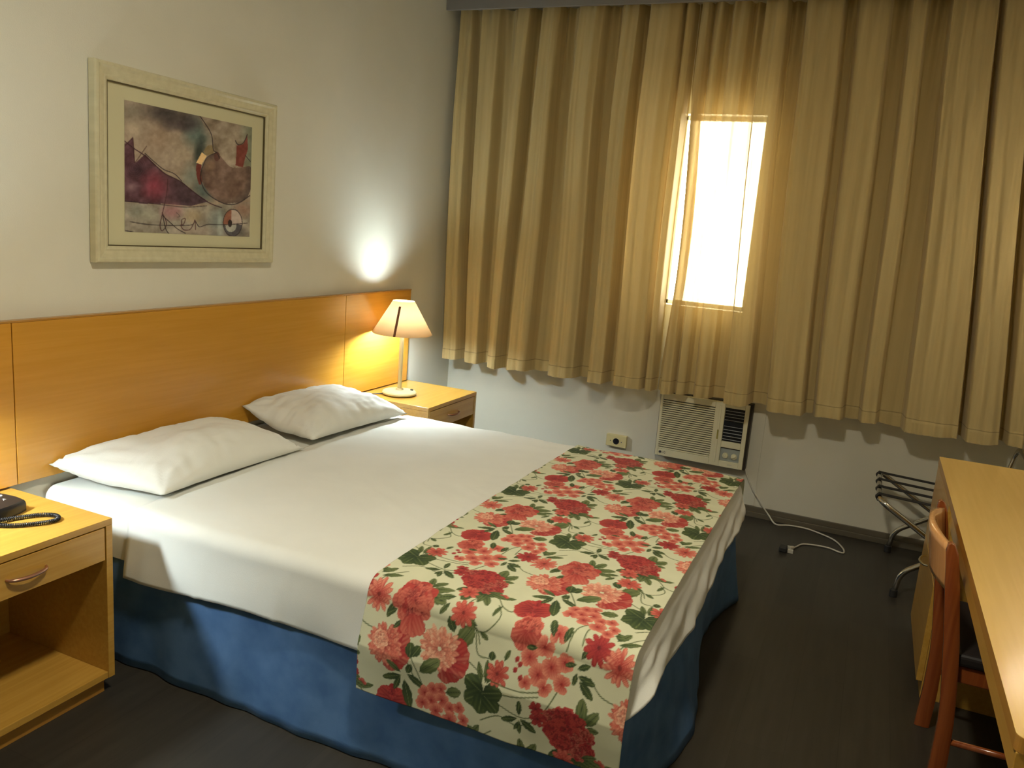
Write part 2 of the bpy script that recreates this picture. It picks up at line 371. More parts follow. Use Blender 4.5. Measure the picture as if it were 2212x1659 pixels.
def paint_print():
    NU, NV = 300, 214
    U, V = np.meshgrid(np.linspace(0, 1, NU), np.linspace(0, 1, NV))
    H = homog([(0, 0), (1, 0), (1, 1), (0, 1)], [(62, 45), (1500, 360), (1465, 1580), (60, 1505)])
    W = H[2, 0]*U+H[2, 1]*V+1; X = (H[0, 0]*U+H[0, 1]*V+H[0, 2])/W; Y = (H[1, 0]*U+H[1, 1]*V+H[1, 2])/W
    n1 = vnoise(X, Y, .006, 1); n2 = vnoise(X, Y, .012, 2); n3 = vnoise(X, Y, .03, 3)
    def col(r, g, b): return np.array([r, g, b], float)
    C = col(150, 130, 105)*np.ones(X.shape+(3,))
    def blend(mask, c):
        nonlocal C
        m = np.clip(mask, 0, 1)[..., None]; C = C*(1-m)+c*m
    def blob(cx, cy, rx, ry, c, s=1., rot=0):
        dx, dy = X-cx, Y-cy; c_, s_ = math.cos(rot), math.sin(rot)
        d = np.sqrt(((dx*c_+dy*s_)/rx)**2+((-dx*s_+dy*c_)/ry)**2)+(n1-.5)*.8
        blend(s*np.clip(1.25-d, 0, 1), c)
    blob(620, 240, 420, 150, col(62, 52, 45), .95, .25); blob(150, 170, 140, 120, col(105, 98, 78), .7)
    blob(150, 380, 120, 120, col(176, 158, 128), .8); blob(420, 470, 170, 200, col(150, 122, 92), .6)
    blob(860, 440, 160, 190, col(92, 108, 96), .95); blob(720, 330, 200, 90, col(66, 52, 50), .7)
    blob(700, 640, 180, 160, col(158, 140, 112), .7); blob(830, 880, 150, 150, col(112, 120, 104), .9); blob(960, 1080, 150, 120, col(70, 84, 74), .95, .6)
    blob(900, 640, 60, 180, col(38, 48, 38), .85, .2)
    # right background
    rb = poly_mask(X, Y, curve2([(880, 200), (960, 330), (1030, 440), (1070, 600), (1130, 700), (1200, 860), (1560, 860), (1560, 300)], 6))
    blend(rb*.95, (col(128, 110, 86)+(n2-.5)[..., None]*50)); 
    blend(rb*np.clip(1.2-np.hypot((X-1260)/170, (Y-560)/330)+(n2-.5), 0, 1)*.8, col(165, 148, 122))
    blend(rb*np.clip((X-1340)/120, 0, 1)*.8, col(108, 116, 88))
    # big round shape
    cd = np.hypot((X-1200)/290, (Y-915)/300)
    body = poly_mask(X, Y, curve2([(925, 820), (990, 700), (1090, 640), (1160, 700), (1260, 800), (1400, 800), (1480, 800), (1500, 950), (1450, 1120), (1330, 1200), (1180, 1200), (1030, 1110), (940, 980), (920, 880), (925, 820)], 6))
    blend(body*1., col(112, 84, 66)+(n2-.5)[..., None]*45); blend(body*np.clip(1-np.hypot((X-980)/120, (Y-760)/110), 0, 1), col(160, 128, 92))
    blend(body*np.clip((cd-.75)*2.2, 0, .75), col(66, 52, 42))
    # magenta mountain
    mt = poly_mask(X, Y, [(40, 540), (90, 520), (150, 470), (165, 600), (175, 750), (290, 650), (400, 760), (520, 870), (680, 950), (820, 1060), (1000, 1180), (800, 1230), (520, 1200), (300, 1200), (40, 1170)])
    blend(mt*1., col(82, 44, 50)+(n2-.5)[..., None]*40)
    blend(mt*np.clip(1.15-np.hypot((X-380)/170, (Y-1000)/170)+(n1-.5)*.8, 0, 1), col(140, 48, 62))
    blend(mt*np.clip(1-np.hypot((X-120)/130, (Y-1010)/80), 0, 1)*.8, col(128, 96, 100)); blend(mt*np.clip(1.1-np.hypot((X-200)/120, (Y-820)/100), 0, 1)*.9, col(52, 24, 34))
    blend(mt*np.clip((X-540)/160, 0, 1)*.6, col(66, 50, 56))
    blend(mt*np.clip(1-abs(np.hypot(X-170, Y-800)-np.round(np.hypot(X-170, Y-800)/22)*22)/4, 0, 1)*(np.hypot(X-170, Y-800) < 150)*.35, col(120, 70, 84))
    # bottom band
    bot = poly_mask(X, Y, [(40, 1180), (400, 1210), (740, 1240), (960, 1230), (1150, 1210), (1560, 1180), (1560, 1700), (40, 1700)])
    blend(bot*.95, col(138, 128, 108)+(n2-.5)[..., None]*50)
    for cx, cy, rx, ry, c, s in ((200, 1280, 110, 70, col(112, 112, 92), .8), (330, 1330, 110, 90, col(160, 156, 130), .8), (590, 1290, 130, 90, col(152, 100, 98), .85), (830, 1340, 110, 90, col(160, 140, 104), .9), (1100, 1400, 110, 170, col(112, 122, 112), .8), (1130, 1450, 30, 160, col(168, 180, 168), .7), (1390, 1260, 120, 90, col(140, 104, 80), .9), (800, 1500, 300, 60, col(160, 140, 120), .6), (1300, 1520, 120, 60, col(60, 58, 56), .6)):
        blob(cx, cy, rx, ry, c, s)
    # band pieces left of the round shape
    blend(poly_mask(X, Y, [(930, 632), (985, 675), (925, 770), (866, 748)])*1., col(226, 186, 118))
    blend(poly_mask(X, Y, curve2([(945, 625), (1000, 560), (1050, 565), (1060, 640), (1000, 665), (985, 672)], 5))*1., col(128, 108, 66))
    blend(poly_mask(X, Y, curve2([(872, 760), (925, 775), (915, 850), (930, 960), (900, 990), (868, 880), (866, 780)], 5))*1., col(112, 42, 28))
    blend((np.hypot((X-1100)/34, (Y-680)/52) < 1)*1., col(92, 52, 38))
    blend(poly_mask(X, Y, [(1325, 560), (1400, 545), (1445, 430), (1452, 600), (1420, 700), (1395, 800), (1310, 785), (1320, 660)])*1., col(124, 52, 36))
    # wheel
    wd = np.hypot((X-1275)/108, (Y-1420)/152)
    blend((wd < 1)*1., col(78, 74, 74)); blend((wd < 1)*(X < 1262)*(Y < 1440)*1., col(142, 84, 58)); blend((wd < 1)*(X >= 1262)*(Y < 1440)*1., col(176, 156, 140))
    blend((np.hypot((X-1255)/62, (Y-1450)/72) < 1)*(Y > 1440)*1., col(158, 156, 140)); blend((np.hypot((X-1245)/24, (Y-1425)/42) < 1)*1., col(48, 30, 24))
    blend(((wd > .95) & (wd < 1.03))*.8, col(50, 38, 34))
    def line(pts, w, c=col(38, 26, 24), s=.9, sm=True):
        blend(s*np.clip(1.6-seg_dist(X, Y, curve2(pts, 6) if sm else pts)/w, 0, 1), c)
    line([(60, 500), (160, 580), (280, 660), (400, 770), (520, 870), (680, 950), (820, 1060), (1000, 1190), (1150, 1250)], 5, col(52, 18, 26))
    line([(290, 640), (400, 740), (500, 820), (620, 870), (700, 950)], 4); line([(60, 560), (155, 465), (172, 740)], 5, col(60, 22, 26), sm=False); line([(180, 740), (310, 560)], 4, col(74, 40, 30))
    line([(870, 180), (960, 300), (1040, 440), (1060, 600), (1100, 640), (1130, 700)], 4); line([(925, 820), (990, 690), (1090, 640)], 4); line([(925, 830), (915, 940), (990, 1090), (1180, 1205), (1330, 1205), (1470, 1120)], 5)
    line([(1310, 505), (1340, 550), (1400, 530), (1445, 440)], 4); line([(1420, 670), (1480, 740)], 3)
    line([(60, 1165), (250, 1185), (520, 1215), (740, 1240), (980, 1228)], 4, s=.7)
    line([(120, 1395), (300, 1425), (520, 1440), (800, 1440), (850, 1400), (900, 1460), (1000, 1435), (1200, 1440), (1440, 1425)], 4); line([(545, 930), (530, 1100), (480, 1320), (455, 1440), (480, 1500), (530, 1420), (480, 1300)], 4, col(66, 26, 28))
    line([(480, 1330), (560, 1400), (650, 1480), (740, 1530)], 4); line([(700, 1440), (700, 1380), (740, 1370), (720, 1430), (690, 1440), (720, 1490), (790, 1490), (830, 1430), (850, 1385), (855, 1490)], 4, col(72, 32, 30))
    line([(490, 1350), (520, 1480), (560, 1540)], 4); line([(640, 1300), (680, 1340), (650, 1350)], 3, s=.5); line([(60, 1490), (150, 1510)], 4)
    C += (n3-.5)[..., None]*26+(n2-.5)[..., None]*22
    C = np.clip(C*.82+C.mean(axis=2, keepdims=True)*.18+np.array([-4, -2, 4.]), 0, 255)/255
    return U, V, np.where(C <= .04045, C/12.92, ((C+.055)/1.055)**2.4)*1.4
U_, V_, PC = paint_print()
a0, a1, b0, b1 = -.3115, .3155, -.2235, .2215
P = np.zeros(U_.shape+(3,)); P[..., 0] = .0135; P[..., 1] = a0+(a1-a0)*U_; P[..., 2] = b1-(b1-b0)*V_
o = np_grid_object('art_print', P, PC, attrmat('printed_paper', .6, False), pr_)

# ------------------------------------------------------------------ headboard
hb = empty('headboard', (0, -1.95, .575), 'long orange maple panel headboard fixed to the picture wall', 'headboard')
for y0, y1 in ((-3.62, -2.943), (-2.940, -1.193), (-1.190, -.565)):
    obj('panel', B((.004, .030, y0+1.95, y1+1.95, 0, .524)), M['hbwood'], hb, bevel=.0015)
obj('edge_strip', B((.003, .032, -3.62+1.95, -.563+1.95, .5245, .530)), M['edge'], hb, bevel=.001)
# ------------------------------------------------------------------ nightstands (origin at the floor, wall side, right end)
def nightstand(loc, label):
    t = empty('nightstand', loc, label, 'nightstand', 'maple nightstands either side of the bed')
    W, D, H = .545, .4735, .568
    w = M['wood']
    obj('top', B((.006, D, -W, 0, H-.020, H)), w, t, bevel=.001)
    obj('side_panel', B((.006, D, -.022, -.0003, .053, H-.0205)), w, t, bevel=.001)
    obj('side_panel', B((.006, D, -W+.0003, -W+.022, .053, H-.0205)), w, t, bevel=.001)
    obj('back_panel', B((.006, .018, -W+.0225, -.0225, .075, H-.021)), w, t)
    obj('bottom_panel', B((.006, D-.002, -W+.0225, -.0225, .053, .074)), w, t, bevel=.001)
    obj('plinth', B((.02, D-.025, -W+.02, -.02, 0, .0525)), M['edge'], t)
    d = obj('drawer', B((D-.02, D-.001, -W+.025, -.026, .442, H-.024), (.05, D-.02, -W+.03, -.031, .452, .525)), w, t, bevel=.001)
    obj('handle', tube(smoothpath([(D-.002, -W/2-.058, .495), (D+.014, -W/2-.045, .4935), (D+.022, -W/2, .492), (D+.014, -W/2+.045, .4935), (D-.002, -W/2+.058, .495)], 5), lambda s: .0032+.0022*math.sin(PI*s), 10), M['handle'], d, smooth=True, label='curved rosy metal drawer pull')
    return t
ns = nightstand((0, -2.9605, 0), 'maple nightstand nearest the camera, telephone on top')
dup(ns, (0, -.532, 0), 'maple nightstand in the window corner under the lit lamp')

# ------------------------------------------------------------------ lamps
def lamp(loc, label):
    t = empty('table_lamp', loc, label, 'table lamp', 'bedside table lamps')
    bm = lathe([(0, .002), (.084, .002), (.091, .006), (.092, .014), (.086, .021), (.06, .024), (.022, .027), (.018, .036), (.0, .036)], 48)
    obj('base', bm, M['lampbase'], t, smooth=True, auto=40)
    obj('pole', lathe([(0, .034), (.0115, .034), (.0115, .332), (0, .332)], 20), M['lampbase'], t, smooth=True, auto=40)
    obj('switch', lathe([(0, .022), (.008, .022), (.008, .029), (.0, .030)], 16, (.05, .045, 0)), M['ink'], t)
    h = obj('shade_holder', lathe([(0, .331), (.013, .331), (.013, .339), (.0, .339)], 16), M['lampbase'], t)
    bm = bmesh.new()
    for k in range(3):
        a = k*2*PI/3+.4
        tube([(0, 0, .337), (.07*math.cos(a), .07*math.sin(a), .333), (.152*math.cos(a), .152*math.sin(a), .340)], .002, 6, bm)
    obj('spider', bm, M['lampbase'], t)
    obj('socket', lathe([(0, .339), (.014, .339), (.014, .355), (0, .355)], 16), M['buttonw'], t)
    obj('bulb', lathe([(0, .356), (.014, .357), (.020, .366), (.024, .380), (.025, .42), (.024, .455), (.016, .470), (0, .474)], 20), M['bulb'], t, smooth=True)
    bm = lathe([(.159, .333), (.057, .506)], 56); bm2 = obj('shade', bm, M['shade'], t, smooth=True)
    md = bm2.modifiers.new('s', 'SOLIDIFY'); md.thickness = .0015
    # dark tape closing the shade, facing the room
    a = -1.28; rows = []
    for k in range(7):
        s = k/6*.86+.0; r = .159+(.057-.159)*s+.0022; z = .333+(.506-.333)*s
        da = .0062/r
        rows.append([(r*math.cos(a+e*da), r*math.sin(a+e*da), z) for e in (-1, -.33, .33, 1)])
    st = obj('seam_tape', gridmesh(rows), M['seam'], bm2); md = st.modifiers.new('s', 'SOLIDIFY'); md.thickness = .0008
    obj('power_cord', tube(smoothpath([(-.06, -.065, .006), (-.09, -.09, .004), (-.11, -.12, .004), (-.12, -.145, .004), (-.130, -.160, .004)], 5), .003, 8), M['ink'], t, smooth=True)
    return t
LZ = .5685
l1 = lamp((.192, -.905, LZ), 'lit table lamp with conical shade on the window corner nightstand')
dup(l1, (.192, -3.41, LZ), 'lit table lamp with conical shade beside the telephone')
# ------------------------------------------------------------------ telephone
ph = empty('telephone', (.17, -3.19, .568), 'black corded desk telephone on the nearest nightstand', 'telephone', rot=(0, 0, .30))
def blob_body(pts, z0, z1f, inset=.006, n=6):
    """rounded slab from an outline, height given by z1f(x,y)"""
    P2 = [(p.x, p.y) for p in smoothpath([(a, b, 0) for a, b in pts+[pts[0]]], n)][:-1]
    cx = sum(p[0] for p in P2)/len(P2); cy = sum(p[1] for p in P2)/len(P2); rows = []
    for s, dz in ((1, 0), (1, .6), (.985, .85), (.95, 1), (.6, 1.0), (.3, 1.0), (.02, 1.0)):
        rows.append([(cx+(x-cx)*s, cy+(y-cy)*s, z0+(z1f(cx+(x-cx)*s, cy+(y-cy)*s)-z0)*dz) for x, y in P2])
    bm = gridmesh(rows, True); bm.faces.new(bm.verts[:len(P2)][::-1] if False else [bm.verts[i] for i in range(len(P2))] if bm.verts.ensure_lookup_table() is None else []); 
    return bm
hz_ = lambda x, y: .048-.13*x if x > -.2 else .05
pb = obj('body', blob_body([(.100, .105), (.055, .112), (-.03, .10), (-.10, .08), (-.105, -.09), (-.02, -.10), (.07, -.09), (.088, -.02), (.10, .05)], .0012, hz_), M['black'], ph, smooth=True, auto=50)
for i, (bx, by) in enumerate(((.012, .082), (.032, .088), (.035, .068), (-.01, .078), (.014, .062), (.04, .048), (.02, .042))):
    b = lathe([(0, 0), (.0045, 0), (.0045, .003), (0, .0035)], 12, (bx, by, hz_(bx, by)-.001)); obj('button', b, M['buttonw'], pb, smooth=True)
bm = text_bm('T', .016); bm.transform(Matrix.Translation((.056, .062, hz_(.056, .066)+.0006)) @ Matrix.Rotation(.13, 4, 'Y') @ Matrix.Rotation(.5, 4, 'Z')); obj('marking', bm, M['buttonw'], pb)
hs = obj('handset', tube(smoothpath([(-.085, -.095, .055), (-.075, -.07, .064), (-.065, 0, .078), (-.075, .06, .066), (-.085, .085, .055)], 6), lambda s: .016+.012*abs(2*s-1)**3, 14), M['black'], ph, smooth=True)
# coiled cord laid in a loop on the table
loop = smoothpath([(.03, -.065, .018), (.06, -.045, .009), (.10, -.035, .0072), (.16, -.02, .0072), (.215, .02, .0072), (.235, .055, .0072), (.215, .08, .0072), (.175, .075, .0072), (.135, .04, .0075), (.105, -.002, .010), (.085, -.035, .016), (.06, -.075, .010), (.045, -.115, .0072), (.01, -.15, .0072)], 10)
loop = [Vector((p.x, p.y, p.z)) for p in loop]
def coil(path, R, r, pitch):
    L = [0]
    for a, b in zip(path, path[1:]): L.append(L[-1]+(b-a).length)
    n = int(L[-1]/pitch*9); out = []; u = Vector((0, 0, 1))
    for i in range(n+1):
        s = L[-1]*i/n; k = max(0, min(len(L)-2, int(np.searchsorted(L, s))-1)); t = (s-L[k])/(L[k+1]-L[k]+1e-9)
        p = path[k].lerp(path[k+1], t); d = (path[k+1]-path[k]).normalized(); v = d.cross(u).normalized(); w = d.cross(v)
        a = 2*PI*s/pitch; out.append(p+(v*math.cos(a)+w*math.sin(a))*R)
    return out
obj('coiled_cord', tube(coil(loop, .0048, .0019, .0046), .0019, 6), M['black'], ph, smooth=True)

# ------------------------------------------------------------------ bed
BX0, BX1, BY0, BY1, BZ = .012, 2.062, -2.845, -1.135, .55
def perim(x0, x1, y0, y1, r, nn=90, nc=10, nf=80, closed=False):
    pts = []
    for i in range(nn): pts.append((x0+(x1-r-x0)*i/nn, y0, 0, -1))
    for i in range(nc): a = -PI/2+PI/2*i/nc; pts.append((x1-r+r*math.cos(a), y0+r+r*math.sin(a), math.cos(a), math.sin(a)))
    for i in range(nf): pts.append((x1, y0+r+(y1-y0-2*r)*i/nf, 1, 0))
    for i in range(nc): a = PI/2*i/nc; pts.append((x1-r+r*math.cos(a), y1-r+r*math.sin(a), math.cos(a), math.sin(a)))
    for i in range(nn+1): pts.append((x1-r-(x1-r-x0)*i/nn, y1, 0, 1))
    if closed:
        for i in range(1, nf): pts.append((x0, y1-(y1-y0)*i/nf, -1, 0))
    return pts
def ztop(x, y):
    u = (y-BY0)/(BY1-BY0)
    z = BZ-.012*(abs(2*u-1)**3)+.003*noise.noise(Vector((x*2.2, y*2.2, 3)))+.0013*noise.noise(Vector((x*7, y*9, 1)))
    d = y*.86+x*.5
    z += .0030*noise.noise(Vector((x*3, d*26, 7)))+.0034*noise.noise(Vector((x*2+y*3, (y-x*.5)*13, 17)))
    z -= .010*max(0, (x-1.75)/.3)**2
    return z
def drape(x0, x1, y0, y1, r, lift, re, hem, out, closed=False, top=True):
    Rw = []; HWd = (y1-y0)/2
    if top:
        for w in [HWd-.0005]+[HWd*k/26 for k in range(25, 0, -1) if HWd*k/26 > re+.005]+[re]:
            pp = perim(x0, x1-w, y0+w, y1-w, max(r-w, .0012), closed=False)
            Rw.append([(x, y, ztop(x, y)+lift) for x, y, nx, ny in pp])
    P0 = perim(x0, x1-re, y0+re, y1-re, max(r-re, .004))
    P1 = perim(x0, x1, y0, y1, r)
    for k in range(1, 7):
        a = PI/2*k/6; row = []
        for (x, y, nx, ny), (X, Y, _, _) in zip(P0, P1):
            s = math.sin(a); zt = ztop(x, y)+lift
            row.append((x+(X-x)*s, y+(Y-y)*s, zt-re*(1-math.cos(a))))
        Rw.append(row)
    base = Rw[-1]; ND = 16
    for k in range(1, ND+1):
        t = k/ND; row = []
        for i, ((bx, by, bz), (X, Y, nx, ny)) in enumerate(zip(base, P1)):
            h = hem(X, Y, nx, ny); z = bz+(h-bz)*t; o = out(X, Y, nx, ny, t, i)
            row.append((bx+nx*o, by+ny*o, z))
        Rw.append(row)
    return Rw
bed = empty('double_bed', (0, 0, 0), 'double bed with white mattress and blue pleated valance skirt', 'bed')
# mattress under a fitted sheet
def m_hem(x, y, nx, ny): return .362
def m_out(x, y, nx, ny, t, i): return .004*math.sin(PI*t)
rows = drape(BX0, BX1-.014, BY0+.009, BY1-.009, .10, -.0065, .04, m_hem, m_out)
bm = gridmesh(rows); bmesh.ops.remove_doubles(bm, verts=bm.verts, dist=.0016)
o = obj('mattress', bm, M['sheet'], bed, smooth=True)
bm = bmesh.new()      # head end and bottom closed
obj('bed_base', B((BX0+.02, BX1-.05, BY0+.05, BY1-.05, .02, .36)), M['skirt'], bed, bevel=.01)
# blue skirt
def arclen(x, y, nx, ny):
    a = math.atan2(ny, nx)
    return min(x, 1.97)*1.0+(max(y, -2.75)+2.75)*1.0+(a+PI/2)*.09 if ny < .5 else 1.97+1.6+(1.97-min(x, 1.97))
def sk(t, i, x, y, nx, ny):
    s = arclen(x, y, nx, ny)
    f = .013*noise.noise(Vector((s*2.6, t*.5, 5)))+.006*noise.noise(Vector((s*9, t*.8, 9)))
    if nx > .5: f += .020*t*math.sin(y*5.2+.6)*1.0
    return .012+.022*t*(1 if nx < .5 else 1.7)+f*(.35+t)*1.5
rows = []
for k in range(15):
    t = k/14; z = .425*(1-t)+.004*t
    rows.append([(x+nx*sk(t, i, x, y, nx, ny), y+ny*sk(t, i, x, y, nx, ny), z) for i, (x, y, nx, ny) in enumerate(perim(BX0+.01, BX1-.03, BY0+.03, BY1-.03, .05))])
o = obj('bed_skirt', gridmesh(rows), M['skirt'], bed, smooth=True); md = o.modifiers.new('s', 'SOLIDIFY'); md.thickness = .002
# flat sheet
def s_hem(x, y, nx, ny):
    if abs(ny) > .5 and ny < 0: h = .325+.018*max(0, (x-.4))/1.0+.006*math.sin(x*9)
    elif nx > .5: h = .385+.018*math.sin(y*4.2+2)+.05*max(0, (-2.45-y)/.4)
    else: h = .34
    if nx > .05 and ny < -.05: h = .345*ny*ny+.42*nx*nx
    return h
def s_out(x, y, nx, ny, t, i):
    s = arclen(x, y, nx, ny)
    o = .010*t+(.010*noise.noise(Vector((s*3.1, t*.7, 2)))+.004*noise.noise(Vector((s*11, t*1.2, 4))))*t*1.3
    if ny < -.5:
        for c, w in ((.718, .010), (1.02, .012), (1.33, .012), (.50, .03)):
            o += .0045*math.exp(-((x-c+.02*t)/w)**2)*min(1, t*3)
    if nx > .5: o += (.0025*math.sin(y*14+9*t)+.0016*math.sin(y*37+4*t)+.002*noise.noise(Vector((y*16, t*2, 3))))*min(1, t*3)*nx+.016*t
    return o+.003*t
rows = drape(.405, BX1, BY0, BY1, .085, 0, .045, s_hem, s_out)
bm = gridmesh(rows); bmesh.ops.remove_doubles(bm, verts=bm.verts, dist=.0016)
o = obj('flat_sheet', bm, M['sheet'], smooth=True); md = o.modifiers.new('s', 'SOLIDIFY'); md.thickness = .0016; md.offset = 1
tag(o, 'smooth white flat sheet spread over the bed', 'sheet')
# ------------------------------------------------------------------ pillows
def pillow(L, W, T, seed, sag, shear=0):
    """L along y, W along x; origin at the bottom centre"""
    N, K = 64, 44; bm = bmesh.new(); rows_t = []; rows_b = []
    for j in range(K+1):
        rt = []; rb = []
        for i in range(N+1):
            u = -1+2*i/N; v = -1+2*j/K
            pin = 1-.07*(1-abs(u)**2.2)*abs(v)**3*1.0; pin2 = 1-.06*(1-abs(v)**2.2)*abs(u)**3
            x = v*W/2*pin+.004*noise.noise(Vector((u*4, v*2, seed))); y = u*L/2*pin2+.004*noise.noise(Vector((u*2, v*4, seed+4)))
            e = max(0, (1-abs(u)**2.6))**.55*max(0, (1-abs(v)**2.6))**.55
            w = noise.noise(Vector((u*1.8+seed, v*1.6, seed)))
            wr = noise.noise(Vector((u*9+seed, v*3, seed*2)))*.5+noise.noise(Vector((u*4, v*10, seed*2)))*.5
            edge = (1-e)
            cr = sum(math.exp(-((abs(abs(u)-1)+abs(abs(v)-1))*1.6))*math.sin(math.atan2((1-abs(v))*W, (1-abs(u))*L)*13+seed+k) for k in (0,))
            h = T*e*(1+.16*w)+(.020*wr+.010*cr)*(e**.35)*(.5+edge)
            y += shear*.5*v*max(0, -u); zb = -.012*e*T/.12
            sg = sag(u, v)
            rt.append((x, y, max(h*.86, .0015)+sg+.012)); rb.append((x, y, zb+sg+.012-.0015))
        rows_t.append(rt); rows_b.append(rb)
    gridmesh(rows_t, bm=bm); gridmesh(rows_b, bm=bm)
    bmesh.ops.remove_doubles(bm, verts=bm.verts, dist=.0032)
    return bm
p = obj('pillow', pillow(.77, .40, .14, 2.3, lambda u, v: .035*max(0, -v)**2+.02*max(0, -v)*max(0, -u), .11), M['pillow'], smooth=True)
p.location = (.236, -2.400, BZ+.003); p.rotation_euler = (0, 0, -.01)
tag(p, 'flat white pillow nearest the telephone', 'pillow', 'white pillows at the headboard')
p = obj('pillow', pillow(.71, .385, .135, 6.7, lambda u, v: .055*max(0, -v)**1.5*(1+.5*max(0, -u))+.012*(1-u)*.5), M['pillow'], smooth=True)
p.location = (.238, -1.578, BZ+.003); p.rotation_euler = (0, 0, -.04)
tag(p, 'plump white pillow nearest the lit window lamp, wavy top edge', 'pillow', 'white pillows at the headboard')

# ------------------------------------------------------------------ floral runner
SX0, SX1 = 1.312, 2.060
TN, TF = -3.125, -1.065       # unrolled coordinate: t = y on top, continues down the sides
DS = .0026
def paint_floral(S, T):
    base = np.array([206, 208, 178], float)
    C = base*np.ones(S.shape+(3,)); nW = vnoise(S*100+50, T*100+400, .25, 11, 3); C += (nW-.5)[..., None]*8
    s0, t0, ds = S[0, 0], T[0, 0], DS
    H_, W_ = S.shape
    def window(cx, cy, r):
        i0 = max(0, int((cy-r-t0)/ds)); i1 = min(H_, int((cy+r-t0)/ds)+2); j0 = max(0, int((cx-r-s0)/ds)); j1 = min(W_, int((cx+r-s0)/ds)+2)
        if i1 <= i0 or j1 <= j0: return None
        return slice(i0, i1), slice(j0, j1)
    def put(sl, m, c):
        m = np.clip(m, 0, 1)[..., None]; C[sl] = C[sl]*(1-m)+c*m
    soft = DS*.6
    def petal(cx, cy, ang, L, Wd, c1, c2, ruf=0., tip=.62, vein=.35, outline=None):
        w = window(cx+math.cos(ang)*L/2, cy+math.sin(ang)*L/2, L*.62+Wd)
        if w is None: return
        X = S[w]-cx; Y = T[w]-cy; u = (X*math.cos(ang)+Y*math.sin(ang))/L; v = (-X*math.sin(ang)+Y*math.cos(ang))
        uc = np.clip(u, 0, 1); prof = np.where(uc < tip, np.sin(PI/2*uc/tip)**.8, np.cos(PI/2*(uc-tip)/(1-tip))**.6)
        hw = Wd/2*prof*(1+ruf*np.sin(uc*24+ang*7)); d = hw-abs(v)
        m = np.clip(d/soft+.5, 0, 1)*((u > 0) & (u < 1))
        sh = np.clip(uc*1.1+.28*np.cos(v/Wd*26)*vein*2, 0, 1)[..., None]
        col = c1*(1-sh)+c2*sh
        ed = np.clip(1-d/(DS*1.3), 0, 1)[..., None]*.5
        col = col*(1-ed)+(outline if outline is not None else c2)*ed
        put(w, m, col)
    def stem(pts, wd, c):
        pts = curve2(pts, 5); xs_ = [p[0] for p in pts]; ys_ = [p[1] for p in pts]; cx = (min(xs_)+max(xs_))/2; cy = (min(ys_)+max(ys_))/2
        r = max(max(xs_)-min(xs_), max(ys_)-min(ys_))/2+.01; w = window(cx, cy, r)
        if w is None: return
        put(w, np.clip((wd-seg_dist(S[w], T[w], pts))/soft+.5, 0, 1)*.9, c)
    A_ = lambda r, g, b: np.array([r, g, b], float)
    RED, DRED, SAL, PNK, PALE = A_(176, 62, 56), A_(120, 28, 34), A_(206, 108, 90), A_(218, 140, 116), A_(230, 182, 152)
    GR, DG, LG = A_(72, 88, 46), A_(40, 58, 32), A_(112, 122, 76)
    R = random.Random(3)
    def leaf(x, y, a, L, Wd=None, dark=False):
        a = math.radians(a); Wd = Wd or L*.5
        petal(x, y, a, L, Wd, DG if dark else GR, GR if dark else LG, .06, .5, .5, outline=DG)
        stem([(x, y), (x+math.cos(a)*L*.5, y+math.sin(a)*L*.5), (x+math.cos(a)*L*.9, y+math.sin(a)*L*.9)], .0009, LG if dark else DG)
    def peony(x, y, r, c1, c2, c3, seed, sq=1.):
        q = random.Random(seed)
        for ring, (n, rr) in enumerate(((11, 1.), (10, .84), (9, .66), (7, .48), (5, .30))):
            for k in range(n):
                a = 2*PI*k/n+q.uniform(-.25, .25)+ring*.4; L = r*rr*q.uniform(.86, 1.06)*(sq if abs(math.cos(a)) < .6 else 1)
                cc = q.choice([c1, c2, c2, (c1+c2)/2]); ee = q.choice([c3, c2, c3])
                petal(x, y, a, L, r*.62*(.5+.5*rr), cc*.92, ee, .10, .7, .45, outline=(c1*.75 if ring % 2 else c3*1.04))
        for k in range(16):
            a = q.uniform(0, 2*PI); d = r*q.uniform(.05, .62); petal(x+d*math.cos(a), y+d*math.sin(a), a+q.uniform(-.8, .8), r*.28, r*.11, c1*.85, c3, 0, .6, .3, outline=c1*.7)
    def mum(x, y, r, c1, c2, c3, seed):
        q = random.Random(seed)
        for ring, (n, rr) in enumerate(((22, 1.), (20, .85), (18, .68), (14, .5), (10, .32))):
            for k in range(n):
                a = 2*PI*k/n+q.uniform(-.12, .12)+ring*.2
                petal(x+r*.08*math.cos(a), y+r*.08*math.sin(a), a, r*rr*q.uniform(.85, 1.05)*.92, r*.20*(.6+.5*rr), c1*.95, q.choice([c2, c3]), .04, .75, .3, outline=q.choice([c1*.85, c3]))
    def daisy(x, y, r, n, c1, c2, seed, squash=1):
        q = random.Random(seed)
        for k in range(n):
            a = 2*PI*k/n+q.uniform(-.1, .1); petal(x, y, a, r*q.uniform(.88, 1.05), r*(3.9/n), c1, c2, .03, .72, .5, outline=c1*.85)
        petal(x-r*.13, y, 0, r*.26, r*.26, c1*.6, c1*.8, 0, .5, 0)
    def blossom(x, y, r, seed):
        q = random.Random(seed)
        for k in range(5):
            a = 2*PI*k/5+q.uniform(0, 1); petal(x, y, a, r, r*.95, RED*.95, PNK, .05, .6, .2, outline=SAL)
        petal(x-r*.18, y, 0, r*.36, r*.36, DRED*.9, RED, 0, .5, 0)
